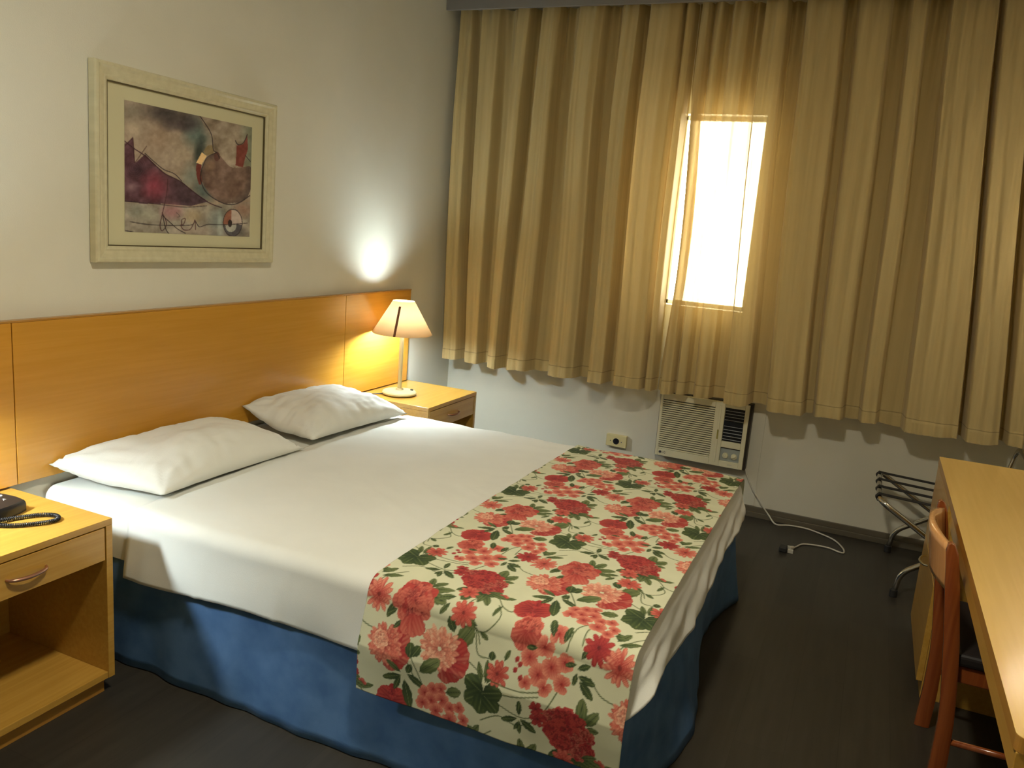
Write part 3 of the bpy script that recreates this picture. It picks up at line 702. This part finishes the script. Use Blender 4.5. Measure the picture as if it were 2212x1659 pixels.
    def motif(gx, gy):
        D = lambda x, y: (gx+x-1.687, gy+y+3.023)
        def st(*p, w=.0014, c=GR*.9): stem([D(*q) for q in p], w, c)
        # vines and stems first
        st((1.66, -2.90), (1.645, -2.865), (1.62, -2.875), (1.60, -2.90)); st((1.68, -2.80), (1.70, -2.83), (1.675, -2.865), (1.645, -2.87), (1.632, -2.845))
        st((1.645, -2.87), (1.66, -2.925), (1.70, -2.925)); st((1.74, -2.79), (1.72, -2.81), (1.69, -2.80), (1.66, -2.765), (1.62, -2.78)); st((1.62, -2.78), (1.60, -2.83), (1.61, -2.86))
        st((1.885, -2.955), (1.865, -3.00), (1.84, -3.03), (1.80, -3.045), (1.74, -3.03)); st((1.84, -2.98), (1.78, -2.995), (1.74, -3.00)); st((1.89, -2.86), (1.90, -2.80), (1.93, -2.76)); st((1.925, -2.84), (1.925, -2.79), (1.945, -2.745))
        st((1.44, -2.90), (1.465, -2.86), (1.46, -2.84)); st((1.50, -3.05), (1.47, -3.0), (1.45, -2.95)); st((1.52, -3.06), (1.50, -3.02), (1.47, -2.97)); st((1.96, -2.90), (1.99, -2.93), (2.03, -2.94)); st((1.83, -3.05), (1.79, -3.07), (1.74, -3.06), (1.69, -3.09))
        st((2.06, -2.76), (2.03, -2.79), (2.01, -2.83)); st((1.30, -2.60), (1.36, -2.625), (1.45, -2.63), (1.50, -2.62))
        # G: dark leaf trio with its small daisy
        x, y = D(1.690, -3.015)
        for a, L in ((150, .062), (215, .062), (262, .060), (320, .060), (20, .058)): leaf(x, y, a, L, L*.86, True)
        leaf(*D(1.685, -2.99), 112, .052, .016); leaf(*D(1.695, -2.985), 95, .055, .015); leaf(*D(1.70, -2.985), 75, .04, .013)
        x, y = D(1.722, -2.955); daisy(x, y, .034, 10, RED*.9, SAL, 5); leaf(*D(1.735, -2.92), 70, .03, .012)
        # D: red pair
        x, y = D(1.765, -2.778)
        peony(x, y+.006, .050, DRED, DRED*1.35, RED*1.1, 71)
        for a in (150, 185, 215, -10, 20): petal(x, y, math.radians(a), .050, .040, DRED*1.1, RED, .12, .7, .6, outline=SAL*.85)
        x, y = D(1.783, -2.845)
        peony(x, y, .042, RED*.85, RED, SAL, 72)
        for a in (200, 240, 280, 320): petal(x, y, math.radians(a), .046, .036, RED*.9, SAL*.95, .12, .7, .6, outline=DRED*1.1)
        # vine buds and leaves
        leaf(*D(1.64, -2.775), 190, .045, .014); leaf(*D(1.66, -2.765), 20, .05, .016); leaf(*D(1.60, -2.79), 235, .03, .010); leaf(*D(1.655, -2.87), 330, .03, .014); leaf(*D(1.645, -2.86), 170, .035, .015); leaf(*D(1.70, -2.93), 90, .022, .020, True); leaf(*D(1.69, -2.80), 250, .035, .012)
        daisy(*D(1.668, -2.752), .016, 5, RED*.9, SAL, 2)
        # big leaves by P
        leaf(*D(1.60, -2.925), 60, .072, .045); leaf(*D(1.585, -2.89), 120, .04, .025, True)
        # P: pink chrysanthemum with red flank and leaf
        x, y = D(1.560, -2.945)
        for q_, a in enumerate((-80, -55, -30, -5, 20, 42)): petal(x+.012, y-.010, math.radians(a), .070, .044, DRED*1.25, RED if q_ % 2 else SAL*.9, .1, .75, .7, outline=DRED)
        mum(x-.008, y+.004, .062, SAL*.85, PNK, PALE, 9); leaf(*D(1.505, -3.015), 40, .072, .036)
        # P2: second pink chrysanthemum
        x, y = D(1.400, -2.972)
        for q_, a in enumerate((-80, -50, -20, 10, 40, 70)): petal(x+.012, y, math.radians(a), .064, .044, DRED*1.3, RED if q_ % 2 else SAL*.9, .1, .75, .7, outline=DRED)
        mum(x-.006, y+.004, .058, RED*.85, SAL, PNK, 4); peony(x-.022, y+.012, .026, SAL, PNK, PALE, 6)
        for (lx, ly, a, L) in ((1.45, -3.03, 150, .05), (1.452, -3.04, 200, .06), (1.45, -3.04, 250, .05), (1.462, -3.05, 285, .085), (1.47, -3.03, 330, .06)): leaf(*D(lx, ly), a, L, L*.33, a > 190)
        leaf(*D(1.475, -2.985), 100, .04, .03, True); leaf(*D(1.48, -2.98), 60, .035, .025, True); leaf(*D(1.48, -3.0), 250, .03, .02, True)
        # R: red peony
        x, y = D(1.452, -2.845)
        for (lx, ly, a, L) in ((1.475, -2.80, 105, .048), (1.48, -2.805, 60, .055), (1.485, -2.815, 25, .065), (1.485, -2.825, -8, .06), (1.40, -2.86, 250, .045), (1.41, -2.875, 215, .035), (1.43, -2.90, 230, .03)): leaf(*D(lx, ly), a, L, L*.42, a > 200)
        peony(x, y, .062, DRED*1.15, RED, SAL*.95, 12)
        for a in (-110, -80, -55): petal(x+.008, y-.03, math.radians(a), .060, .04, RED, SAL*.95, .08, .7, .5, outline=DRED)
        # twin daisies
        daisy(*D(1.580, -2.775), .032, 9, RED*.95, SAL, 7); daisy(*D(1.600, -2.842), .036, 10, RED, SAL, 8)
        for (lx, ly, a, L) in ((1.56, -2.81, 200, .045), (1.555, -2.83, 235, .035), (1.625, -2.765, 300, .055), (1.625, -2.76, 265, .05), (1.63, -2.75, 345, .055), (1.625, -2.75, 20, .04)): leaf(*D(lx, ly), a, L, L*.38)
        # cherry cluster
        for i, (cx, cy, r) in enumerate(((1.800, -2.895, .026), (1.835, -2.865, .026), (1.862, -2.832, .025), (1.83, -2.93, .028), (1.86, -2.905, .028), (1.892, -2.885, .024), (1.893, -2.935, .024), (1.80, -2.955, .018), (1.85, -2.955, .022))): blossom(*D(cx, cy), r, i)
        for (cx, cy) in ((1.765, -2.94), (1.775, -2.925), (1.782, -2.955), (1.765, -2.915)): petal(*D(cx, cy), 1.2, .016, .012, DRED, RED, 0, .5, .1)
        for (lx, ly, a, L) in ((1.85, -2.84, 110, .045), (1.88, -2.845, 80, .04), (1.815, -2.87, 190, .03), (1.93, -2.865, 60, .032), (1.925, -2.89, 30, .035), (1.93, -2.905, 350, .045), (1.935, -2.915, 320, .05), (1.925, -2.90, 260, .03), (1.92, -2.88, 200, .03)): leaf(*D(lx, ly), a, L, L*.42, True)
        # small blossoms under P
        for i, (cx, cy, r) in enumerate(((1.525, -3.07, .022), (1.548, -3.052, .020), (1.57, -3.045, .02), (1.545, -3.085, .024), (1.575, -3.075, .022), (1.52, -3.10, .022), (1.56, -3.11, .024), (1.60, -3.09, .020), (1.625, -3.08, .018), (1.60, -3.12, .024), (1.64, -3.11, .018), (1.63, -3.135, .018))): blossom(*D(cx, cy), r, 20+i)
        leaf(*D(1.585, -3.05), 20, .045, .03); leaf(*D(1.65, -3.13), 10, .03, .02)
        # red daisies with leaf
        daisy(*D(1.965, -2.832), .040, 11, DRED*1.2, RED, 3); daisy(*D(2.025, -2.855), .044, 13, RED, PNK, 4)
        leaf(*D(2.0, -2.80), 60, .05, .02); leaf(*D(2.01, -2.81), 25, .055, .018); leaf(*D(2.0, -2.795), 100, .03, .012)
        # A: dark red cluster
        x, y = D(1.925, -3.04)
        for (lx, ly, a, L) in ((1.955, -3.01, 95, .06), (1.965, -3.01, 55, .05), (1.965, -3.02, 10, .035), (1.93, -3.10, 300, .05), (1.925, -3.11, 260, .055), (1.915, -3.10, 220, .045), (1.94, -3.10, 340, .05)): leaf(*D(lx, ly), a, L, L*.5, a > 200)
        for i, (cx, cy, r) in enumerate(((-.040, .020, .030), (-.012, .032, .032), (.02, .022, .030), (.04, -.005, .030), (-.035, -.012, .032), (-.005, -.002, .034), (.022, -.025, .030), (-.015, -.038, .030), (.05, -.038, .024), (.028, -.05, .024))): peony(x+cx, y+cy, r, DRED*.95, DRED*1.25, RED if i % 3 else SAL*.9, 30+i)
        daisy(*D(1.838, -3.01), .020, 6, DRED*1.1, RED, 5); daisy(*D(1.845, -3.035), .022, 6, DRED*1.1, RED, 6)
        for (lx, ly, a, L) in ((1.795, -3.04, 95, .04), (1.79, -3.05, 200, .045), (1.80, -3.055, 240, .03), (1.80, -3.05, 330, .05), (1.795, -3.055, 280, .035)): leaf(*D(lx, ly), a, L, L*.38, True)
    for i in range(-2, 4):
        for j in range(-2, 10):
            if (i+j) % 2: continue
            gx = 1.687+.3385*i; gy = -3.023+.349*j
            if gx < S.min()-.5 or gx > S.max()+.5 or gy < T.min()-.5 or gy > T.max()+.5: continue
            motif(gx, gy)
    C = np.clip(C, 0, 255)/255
    return np.where(C <= .04045, C/12.92, ((C+.055)/1.055)**2.4)
S_, T_ = np.meshgrid(np.arange(SX0, SX1, DS), np.arange(TN, TF, DS))
FC = paint_floral(S_, T_)
re_ = .045; LFT = .009
NRW, NCL = S_.shape
PR = np.zeros((NRW, NCL, 3))
ng = np.zeros(S_.shape)
nA = vnoise(S_*10+20, T_*10+60, .35, 31, 2)-.5; nB = vnoise(S_*10+20, T_*10+60, .9, 32, 2)-.5
arc = PI/2*re_
sT = T_[:, 0]
# coarse evaluation of the bed top under the runner, interpolated
cs = np.linspace(SX0, SX1, 24); cy_ = np.linspace(BY0, BY1, 60)
ZG = np.array([[ztop(min(x, BX1-.045), min(max(y, BY0+re_), BY1-re_)) for x in cs] for y in cy_])
def zsamp(s, y):
    fy = np.clip((y-cy_[0])/(cy_[1]-cy_[0]), 0, 58.999); fx = np.clip((s-cs[0])/(cs[1]-cs[0]), 0, 22.999); iy = fy.astype(int); ix = fx.astype(int); ay = fy-iy; ax = fx-ix
    return (ZG[iy, ix]*(1-ax)+ZG[iy, ix+1]*ax)*(1-ay)+(ZG[iy+1, ix]*(1-ax)+ZG[iy+1, ix+1]*ax)*ay
for sgn, ye in ((-1, BY0), (1, BY1)):
    pass
yn = BY0+re_; yf = BY1-re_
skew = (S_-SX0)*.0
dN = yn-T_; dF = T_-yf
top_m = (dN <= 0) & (dF <= 0)
Y = np.clip(T_, yn, yf); Z = zsamp(S_, Y)+LFT
aN = np.clip(dN, 0, arc)/re_; aF = np.clip(dF, 0, arc)/re_
R2 = re_+LFT
Y = Y-R2*np.sin(aN)+R2*np.sin(aF); Z = Z-R2*(1-np.cos(aN))-R2*(1-np.cos(aF))
hN = np.clip(dN-arc, 0, None); hF = np.clip(dF-arc, 0, None)
Z -= hN+hF
wave = (.016*nA+.006*nB+.006*np.sin(S_*14+1))
Y -= (np.minimum(1, hN/.12)*(.034+wave*.8))*(hN > 0); Y += (np.minimum(1, hF/.12)*(.030+wave))*(hF > 0)
Z += np.where(top_m, .0012*np.abs(nB), 0)
PR[..., 0] = S_+.004*(nA)*(hN > 0); PR[..., 1] = Y; PR[..., 2] = Z
# head side hem: a narrow plain strip
o = np_grid_object('bed_runner', PR, FC, attrmat('printed_floral_cotton', .85))
md = o.modifiers.new('s', 'SOLIDIFY'); md.thickness = .0012; md.offset = 1
tag(o, 'floral bed runner with red peonies on cream cloth across the bed foot', 'bed runner')

# ------------------------------------------------------------------ wall cooler
ac = empty('air_conditioner', (1.421, 0, .273), 'cream window air conditioner set in the wall below the curtain', 'air conditioner')
AW, AH, AD = .495, .367, .077
obj('casing', B((-.006, AW+.014, -.058, -.0045, -.004, AH+.006)), M['acdark'], ac, bevel=.003)
bm = bmesh.new()
def fr(x0, x1, z0, z1, y0=-AD, y1=-.058): box(bm, x0, x1, y0, y1, z0, z1)
fr(0, .016, 0, AH); fr(.016, .310, 0, .041); fr(.016, .310, .331, AH); fr(.310, .365, 0, AH); fr(.365, .472, 0, .034); fr(.365, .472, .112, .146); fr(.365, .472, .338, AH); fr(.472, AW, 0, AH)
fp = obj('front_panel', bm, M['cream'], ac, bevel=.002)
bm = bmesh.new(); nl = 23
for k in range(nl):
    z = .043+k*(.288/nl); box(bm, .015, .311, -.0765, -.066, z, z+.0068)
obj('intake_grille', bm, M['cream'], ac)
obj('divider', B((.333, .345, -AD-.002, -AD, .02, .348)), M['cream'], ac, bevel=.001)
obj('latch', B((.336, .344, -AD-.0035, -AD-.002, .155, .208)), M['brass'], ac)
og = obj('air_outlet', B((.366, .471, -.0585, -.0575, .147, .337)), M['black'], ac)
bm = bmesh.new()
for z in (.158, .176, .194, .212, .232, .268, .286, .303, .320): box(bm, .368, .469, -.074, -.066, z, z+(.0022 if z < .25 else .0016))
box(bm, .366, .471, -.068, -.062, .240, .262)
obj('outlet_slats', bm, M['silver'], ac)
box_ = obj('outlet_centre', B((.367, .470, -.0745, -.0665, .236, .262)), M['black'], ac)
cp = obj('control_panel', B((.366, .471, -.066, -.0585, .035, .104)), M['panelgrey'], ac)
obj('panel_shadow_gap', B((.366, .471, -.0645, -.0585, .104, .1115)), M['acdark'], ac)
for kx in (.395, .443):
    k = obj('knob', lathe([(0, 0), (.0165, 0), (.015, .009), (0, .010)], 28), M['cream'], ac, smooth=True, auto=40); k.rotation_euler = (PI/2, 0, 0); k.location = (kx, -.066, .066)
    h = obj('knob_grip', B((-.0035, .0035, -.014, .014, .0085, .018)), M['cream'], k, bevel=.0015); h.rotation_euler = (0, 0, .5 if kx < .42 else -1.1)
lg = obj('emblem', lathe([(0, 0), (.0075, 0), (.0075, .001), (0, .001)], 24), M['ink'], ac); lg.rotation_euler = (PI/2, 0, 0); lg.location = (.030, -AD, .022)
bm = text_bm('LG', .018, .0004); bm.transform(Matrix.Translation((.040, -AD-.0005, .0155)) @ Matrix.Rotation(PI/2, 4, 'X')); obj('logo_text', bm, M['ink'], ac)
bm = text_bm('GOLD', .009, .0003); bm.transform(Matrix.Translation((.412, -AD-.0004, .014)) @ Matrix.Rotation(PI/2, 4, 'X')); obj('model_text', bm, M['panelgrey'], ac)
# its cord, down the wall and across the floor
cd = tube(smoothpath([(1.915, -.03, .30), (1.945, -.028, .235), (1.981, -.028, .169), (2.042, -.026, .087), (2.088, -.03, .035), (2.135, -.075, .006), (2.20, -.045, .005), (2.272, -.035, .005), (2.337, -.055, .005), (2.436, -.125, .005), (2.485, -.22, .005), (2.496, -.29, .005), (2.475, -.30, .005), (2.42, -.272, .005), (2.354, -.275, .005), (2.295, -.30, .005), (2.27, -.36, .006), (2.256, -.40, .010)], 7), .0042, 8)
cr = obj('power_cord', cd, M['cord'], ac, smooth=True); cr.location = (-1.421, 0, -.273)
cr['label'] = 'white power cord trailing down the wall to the floor'
bm = tube(smoothpath([(2.258, -.395, .011), (2.248, -.415, .013), (2.238, -.432, .014)], 4), lambda s: .007+.008*s, 12); box(bm, 2.236, 2.262, -.462, -.447, .001, .018)
pg = obj('plug', bm, M['cord'], ac); pg.location = (-1.421, 0, -.273)
pa = obj('plug_adapter', B((2.195, 2.232, -.475, -.428, .001, .028)), M['rubber'], ac, bevel=.005); pa.location = (-1.421, 0, -.273)
# wall socket
so = empty('wall_socket', (1.171, 0, .296), 'cream wall socket with black round outlet behind the bed runner', 'wall socket')
obj('plate', B((-.062, .062, -.028, -.0005, -.036, .036)), mat('yellowed_plastic', (.70, .62, .33), .4), so, bevel=.003)
k = obj('outlet', lathe([(0, 0), (.019, 0), (.018, .003), (.0, .002)], 28), M['black'], so, smooth=True, auto=30); k.rotation_euler = (PI/2, 0, 0); k.location = (0, -.028, -.002)
for sx in (-.034, .034):
    k = obj('screw', lathe([(0, 0), (.003, 0), (.0025, .001), (0, .001)], 10), M['chrome'], so); k.rotation_euler = (PI/2, 0, 0); k.location = (sx, -.028, -.002)

# ------------------------------------------------------------------ luggage rack
lr = empty('luggage_rack', (2.90, -.45, 0), 'folding chrome luggage rack with black straps beside the desk', 'luggage rack')
def L(x, y, z): return (x-2.90, y+.45, z)
RF, RN = -.155, -.75   # far and near side frames
zt = .425
# frame whose top bar is on the left (bed side)
def loopbar(pts): return tube(filletpath([L(*p) for p in pts], .06, 7), .0125, 14)
obj('left_frame', loopbar([(3.16, RF-.0, .02), (3.14, RF, .10), (2.60, RF, zt), (2.60, RN+.06, zt), (3.14, RN+.06, .10), (3.16, RN+.06, .02)]), M['chrome'], lr, smooth=True)
obj('right_frame', loopbar([(2.70, RF+.028, .02), (2.715, RF+.028, .12), (3.14, RF+.028, .41), (3.185, RF+.028, .65), (3.185, RN+.03, .65), (3.14, RN+.03, .41), (2.735, RN+.03, .12), (2.72, RN+.03, .02)]), M['chrome'], lr, smooth=True)
for (x, y) in ((2.70, RF+.028), (2.72, RN+.03), (3.16, RF), (3.16, RN+.06)):
    obj('foot', lathe([(0, .001), (.017, .001), (.017, .034), (.013, .036), (0, .036)], 18, L(x, y, 0)), M['rubber'], lr, smooth=True, auto=40)
obj('cross_bar', tube([L(3.14, RF+.028, .41), L(3.14, RN+.03, .41)], .010, 12), M['chrome'], lr, smooth=True)
for k in range(4):
    y = RF-.075-k*(abs(RN-RF)-.19)/3
    rows = []
    for x, z in ((2.595, zt-.016), (2.584, zt), (2.597, zt+.016), (2.62, zt+.013), (2.88, zt+.002), (3.13, zt-.001)):
        rows.append([L(x, y-.018, z), L(x, y+.018, z)])
    st = obj('strap', gridmesh(rows), M['strap'], lr); md = st.modifiers.new('s', 'SOLIDIFY'); md.thickness = .003; md.offset = 0

# ------------------------------------------------------------------ desk
dk = empty('desk', (3.05, -2.05, 0), 'long maple writing desk along the right wall', 'desk')
DX0, DX1, DY0, DY1, DZ = 2.774, XR-.015, -3.103, -1.014, .739
def Dk(x0, x1, y0, y1, z0, z1): return (x0-3.05, x1-3.05, y0+2.05, y1+2.05, z0, z1)
bm = bmesh.new(); r = .018
out_ = []
for cx, cy, a0_ in ((DX0+r, DY0+r, PI), (DX1-.002, DY0+.002, 1.5*PI), (DX1-.002, DY1-.002, 0), (DX0+.004, DY1-.004, .5*PI)):
    rr = r if cy == DY0+r else .003
    for k in range(7): a = a0_+PI/2*k/6; out_.append((cx+rr*math.cos(a)-3.05, cy+rr*math.sin(a)+2.05))
lo = [bm.verts.new((x, y, DZ-.030)) for x, y in out_]; hi = [bm.verts.new((x, y, DZ-.0012)) for x, y in out_]
for i in range(len(lo)): j = (i+1) % len(lo); bm.faces.new((lo[i], lo[j], hi[j], hi[i]))
bm.faces.new(lo[::-1]); bm.faces.new(hi)
tp = obj('desk_top', bm, M['edge'], dk, bevel=.0008)
bm = bmesh.new(); f = [bm.verts.new((x*1.0, y*1.0, DZ)) for x, y in out_]; g_ = [bm.verts.new((x, y, DZ-.0011)) for x, y in out_]
for i in range(len(f)): j = (i+1) % len(f); bm.faces.new((g_[i], g_[j], f[j], f[i]))
bm.faces.new(f)
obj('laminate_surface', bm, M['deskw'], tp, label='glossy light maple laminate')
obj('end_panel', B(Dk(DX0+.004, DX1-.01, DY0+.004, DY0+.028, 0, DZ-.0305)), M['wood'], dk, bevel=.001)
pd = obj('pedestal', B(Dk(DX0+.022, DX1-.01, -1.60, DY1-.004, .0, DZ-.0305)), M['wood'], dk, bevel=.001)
obj('back_panel', B(Dk(DX1-.03, DX1-.012, DY0+.03, -1.602, .25, DZ-.0305)), M['wood'], dk)
obj('apron', B(Dk(DX0+.012, DX0+.03, DY0+.03, -1.602, DZ-.10, DZ-.031)), M['wood'], dk)
obj('front_panel', B(Dk(DX0+.002, DX0+.0215, -1.596, DY1-.008, .418, .705)), M['wood'], dk, bevel=.0012)
for z0, z1 in ((.06, .413),):
    d = obj('drawer', B(Dk(DX0+.002, DX0+.0215, -1.596, DY1-.008, z0, z1)), M['wood'], dk, bevel=.0012)
    zz = z1-.025; yc = -1.27
    obj('handle', tube(smoothpath([(DX0-3.05+.002, yc+2.05+.058, zz), (DX0-3.05-.014, yc+2.05+.045, zz-.002), (DX0-3.05-.024, yc+2.05, zz-.004), (DX0-3.05-.014, yc+2.05-.045, zz-.002), (DX0-3.05+.002, yc+2.05-.058, zz)], 5), lambda s: .0032+.002*math.sin(PI*s), 10), M['chrome'], d, smooth=True)

# ------------------------------------------------------------------ chair tucked against the desk
ch = empty('wooden_chair', (2.80, -2.0, 0), 'curved reddish wooden chair pushed against the desk edge', 'chair')
def stile_x(z):
    return float(np.interp(z, [0, .13, .28, .41, .50, .62, .70, .745, .78], [2.795, 2.801, 2.799, 2.786, 2.775, 2.757, 2.745, 2.737, 2.730]))
def stile(y):
    zs = [0.001, .02, .08, .14, .2, .26, .32, .38, .44, .5, .56, .62, .66, .70, .725, .745, .758, .766, .770]
    bm = bmesh.new(); rings = []
    for z in zs:
        w = float(np.interp(z, [0, .1, .3, .45, .66, .745, .766, .770], [.044, .044, .038, .040, .036, .030, .018, .006])); t = .013
        x = stile_x(z)
        rings.append([bm.verts.new((x+sx*w/2-2.80, y+sy*t+2.0, z)) for sx, sy in ((-1, -.7), (-.7, -1), (.7, -1), (1, -.7), (1, .7), (.7, 1), (-.7, 1), (-1, .7))])
    for a, b in zip(rings, rings[1:]):
        for k in range(8): bm.faces.new((a[k], a[(k+1) % 8], b[(k+1) % 8], b[k]))
    bm.faces.new(rings[0][::-1]); bm.faces.new(rings[-1])
    return bm
YN, YF = -2.205, -1.785
obj('rear_leg', stile(YN), M['chairw'], ch, smooth=True, auto=40); obj('rear_leg', stile(YF), M['chairw'], ch, smooth=True, auto=40)
rows = []
for z in np.linspace(.625, .752, 9):
    row = []
    for k in range(15):
        v = -1+2*k/14; y = -2.0+v*.193; bow = .040*(1-v*v)
        zz = z+(.016*(1-v*v) if z > .74 else 0)
        row.append((stile_x(z)-bow-2.80, y+2.0, zz))
    rows.append(row)
bk = obj('backrest', gridmesh(rows), wood('lit_backrest_wood', (.70, .34, .13), (.76, .40, .16), .2, 'z', .6), ch, smooth=True, label='curved back panel, orange lightened as if lit'); md = bk.modifiers.new('s', 'SOLIDIFY'); md.thickness = .014; md.offset = 0  # light caught by the back panel is painted in as a paler orange
obj('seat', B((2.795-2.8, 3.16-2.8, -.205, .205, .425, .462)), M['seat'], ch, bevel=.012, bseg=3)
obj('seat_rail', B((2.80-2.8, 3.15-2.8, -.196, .196, .375, .424)), M['chairw'], ch, bevel=.004)
for y in (YN+.01, YF-.01):
    obj('front_leg', tube([(3.135-2.8, y+2.0, .376), (3.15-2.8, y+2.0, .001)], lambda s: .020-.006*s, 12), M['chairw'], ch, smooth=True, auto=50)
obj('stretcher', tube([(stile_x(.2)-2.8, YN+2.0, .2), (3.14-2.8, YN+2.01, .2)], .009, 10), M['chairw'], ch, smooth=True)
obj('stretcher', tube([(stile_x(.2)-2.8, YF+2.0, .2), (3.14-2.8, YF+1.99, .2)], .009, 10), M['chairw'], ch, smooth=True)

# ------------------------------------------------------------------ room light fittings (outside the photograph)
sc_ = empty('wall_sconce', (XR, -.78, 1.70), 'glass wall sconce on the right wall near the window', 'wall lamp')
obj('back_plate', B((-.02, -.0005, -.05, .05, -.08, .08)), M['lampbase'], sc_, bevel=.004)
obj('opal_shade', lathe([(0, -.07), (.035, -.065), (.05, -.03), (.05, .03), (.035, .065), (0, .07)], 24, (-.085, 0, 0)), M['opal'], sc_, smooth=True)
cl = empty('ceiling_light', (1.90, -3.35, ZC), 'round opal ceiling light above the bed', 'ceiling light')
obj('rim', lathe([(.17, -.0005), (.175, -.03), (.16, -.035), (.155, -.001)], 40), M['lampbase'], cl, smooth=True, auto=40)
obj('diffuser', lathe([(.155, -.03), (.14, -.05), (.08, -.065), (0, -.07)], 40), M['opal'], cl, smooth=True)

def light(kind, name, loc, energy, color, size=.1, rot=(0, 0, 0), parent=None, **kw):
    d = bpy.data.lights.new(name, kind); d.energy = energy; d.color = color
    if kind == 'AREA': d.size = size; d.shape = kw.get('shape', 'DISK')
    elif kind in ('POINT', 'SPOT'): d.shadow_soft_size = size
    if kind == 'SPOT': d.spot_size = kw['angle']; d.spot_blend = kw.get('blend', .5)
    o = bpy.data.objects.new(name, d); COL.objects.link(o); o.location = loc; o.rotation_euler = rot
    return o
CW = (1, .90, .72)
light('POINT', 'sconce_light', (XR-.085, -.78, 1.70), 62, (1, .90, .72), .055)
light('AREA', 'ceiling_lamp_light', (1.90, -3.35, ZC-.075), 38, (1, .91, .71), .24)
# daylight outside the window
pt = light('AREA', 'window_portal', (1.57, .16, 1.655), 1, (1, 1, 1), 1, rot=(-PI/2, 0, 0)); pt.data.shape = 'RECTANGLE'; pt.data.size = .47; pt.data.size_y = 1.04; pt.data.cycles.is_portal = True
w = bpy.data.worlds.new('sky'); bpy.context.scene.world = w; w.use_nodes = True
nt = w.node_tree; nt.nodes['Background'].inputs[0].default_value = (1, .93, .80, 1); nt.nodes['Background'].inputs[1].default_value = 26

# ------------------------------------------------------------------ camera
cam = bpy.data.cameras.new('camera'); co = bpy.data.objects.new('camera', cam); COL.objects.link(co)
cam.sensor_width = 36; cam.lens = 1759.4/2212*36; cam.clip_start = .05
cam.shift_x = .9/2212; cam.shift_y = -1.1/2212
y_, t_, r_ = (math.radians(a) for a in (23.3867, -11.1584, 4.5))
fw = Vector((-math.sin(y_)*math.cos(t_), math.cos(y_)*math.cos(t_), math.sin(t_))); rt = Vector((math.cos(y_), math.sin(y_), 0)); up = rt.cross(fw)
R_ = rt*math.cos(r_)+up*math.sin(r_); U2 = -rt*math.sin(r_)+up*math.cos(r_)
mw = Matrix((R_, U2, -fw)).transposed().to_4x4(); mw.translation = Vector((2.4449, -4.6033, 1.5226)); co.matrix_world = mw
sc = bpy.context.scene; sc.camera = co
sc.view_settings.view_transform = 'Standard'; sc.view_settings.look = 'None'; sc.view_settings.gamma = 1; sc.view_settings.use_curve_mapping = False
sc.view_settings.exposure = .08
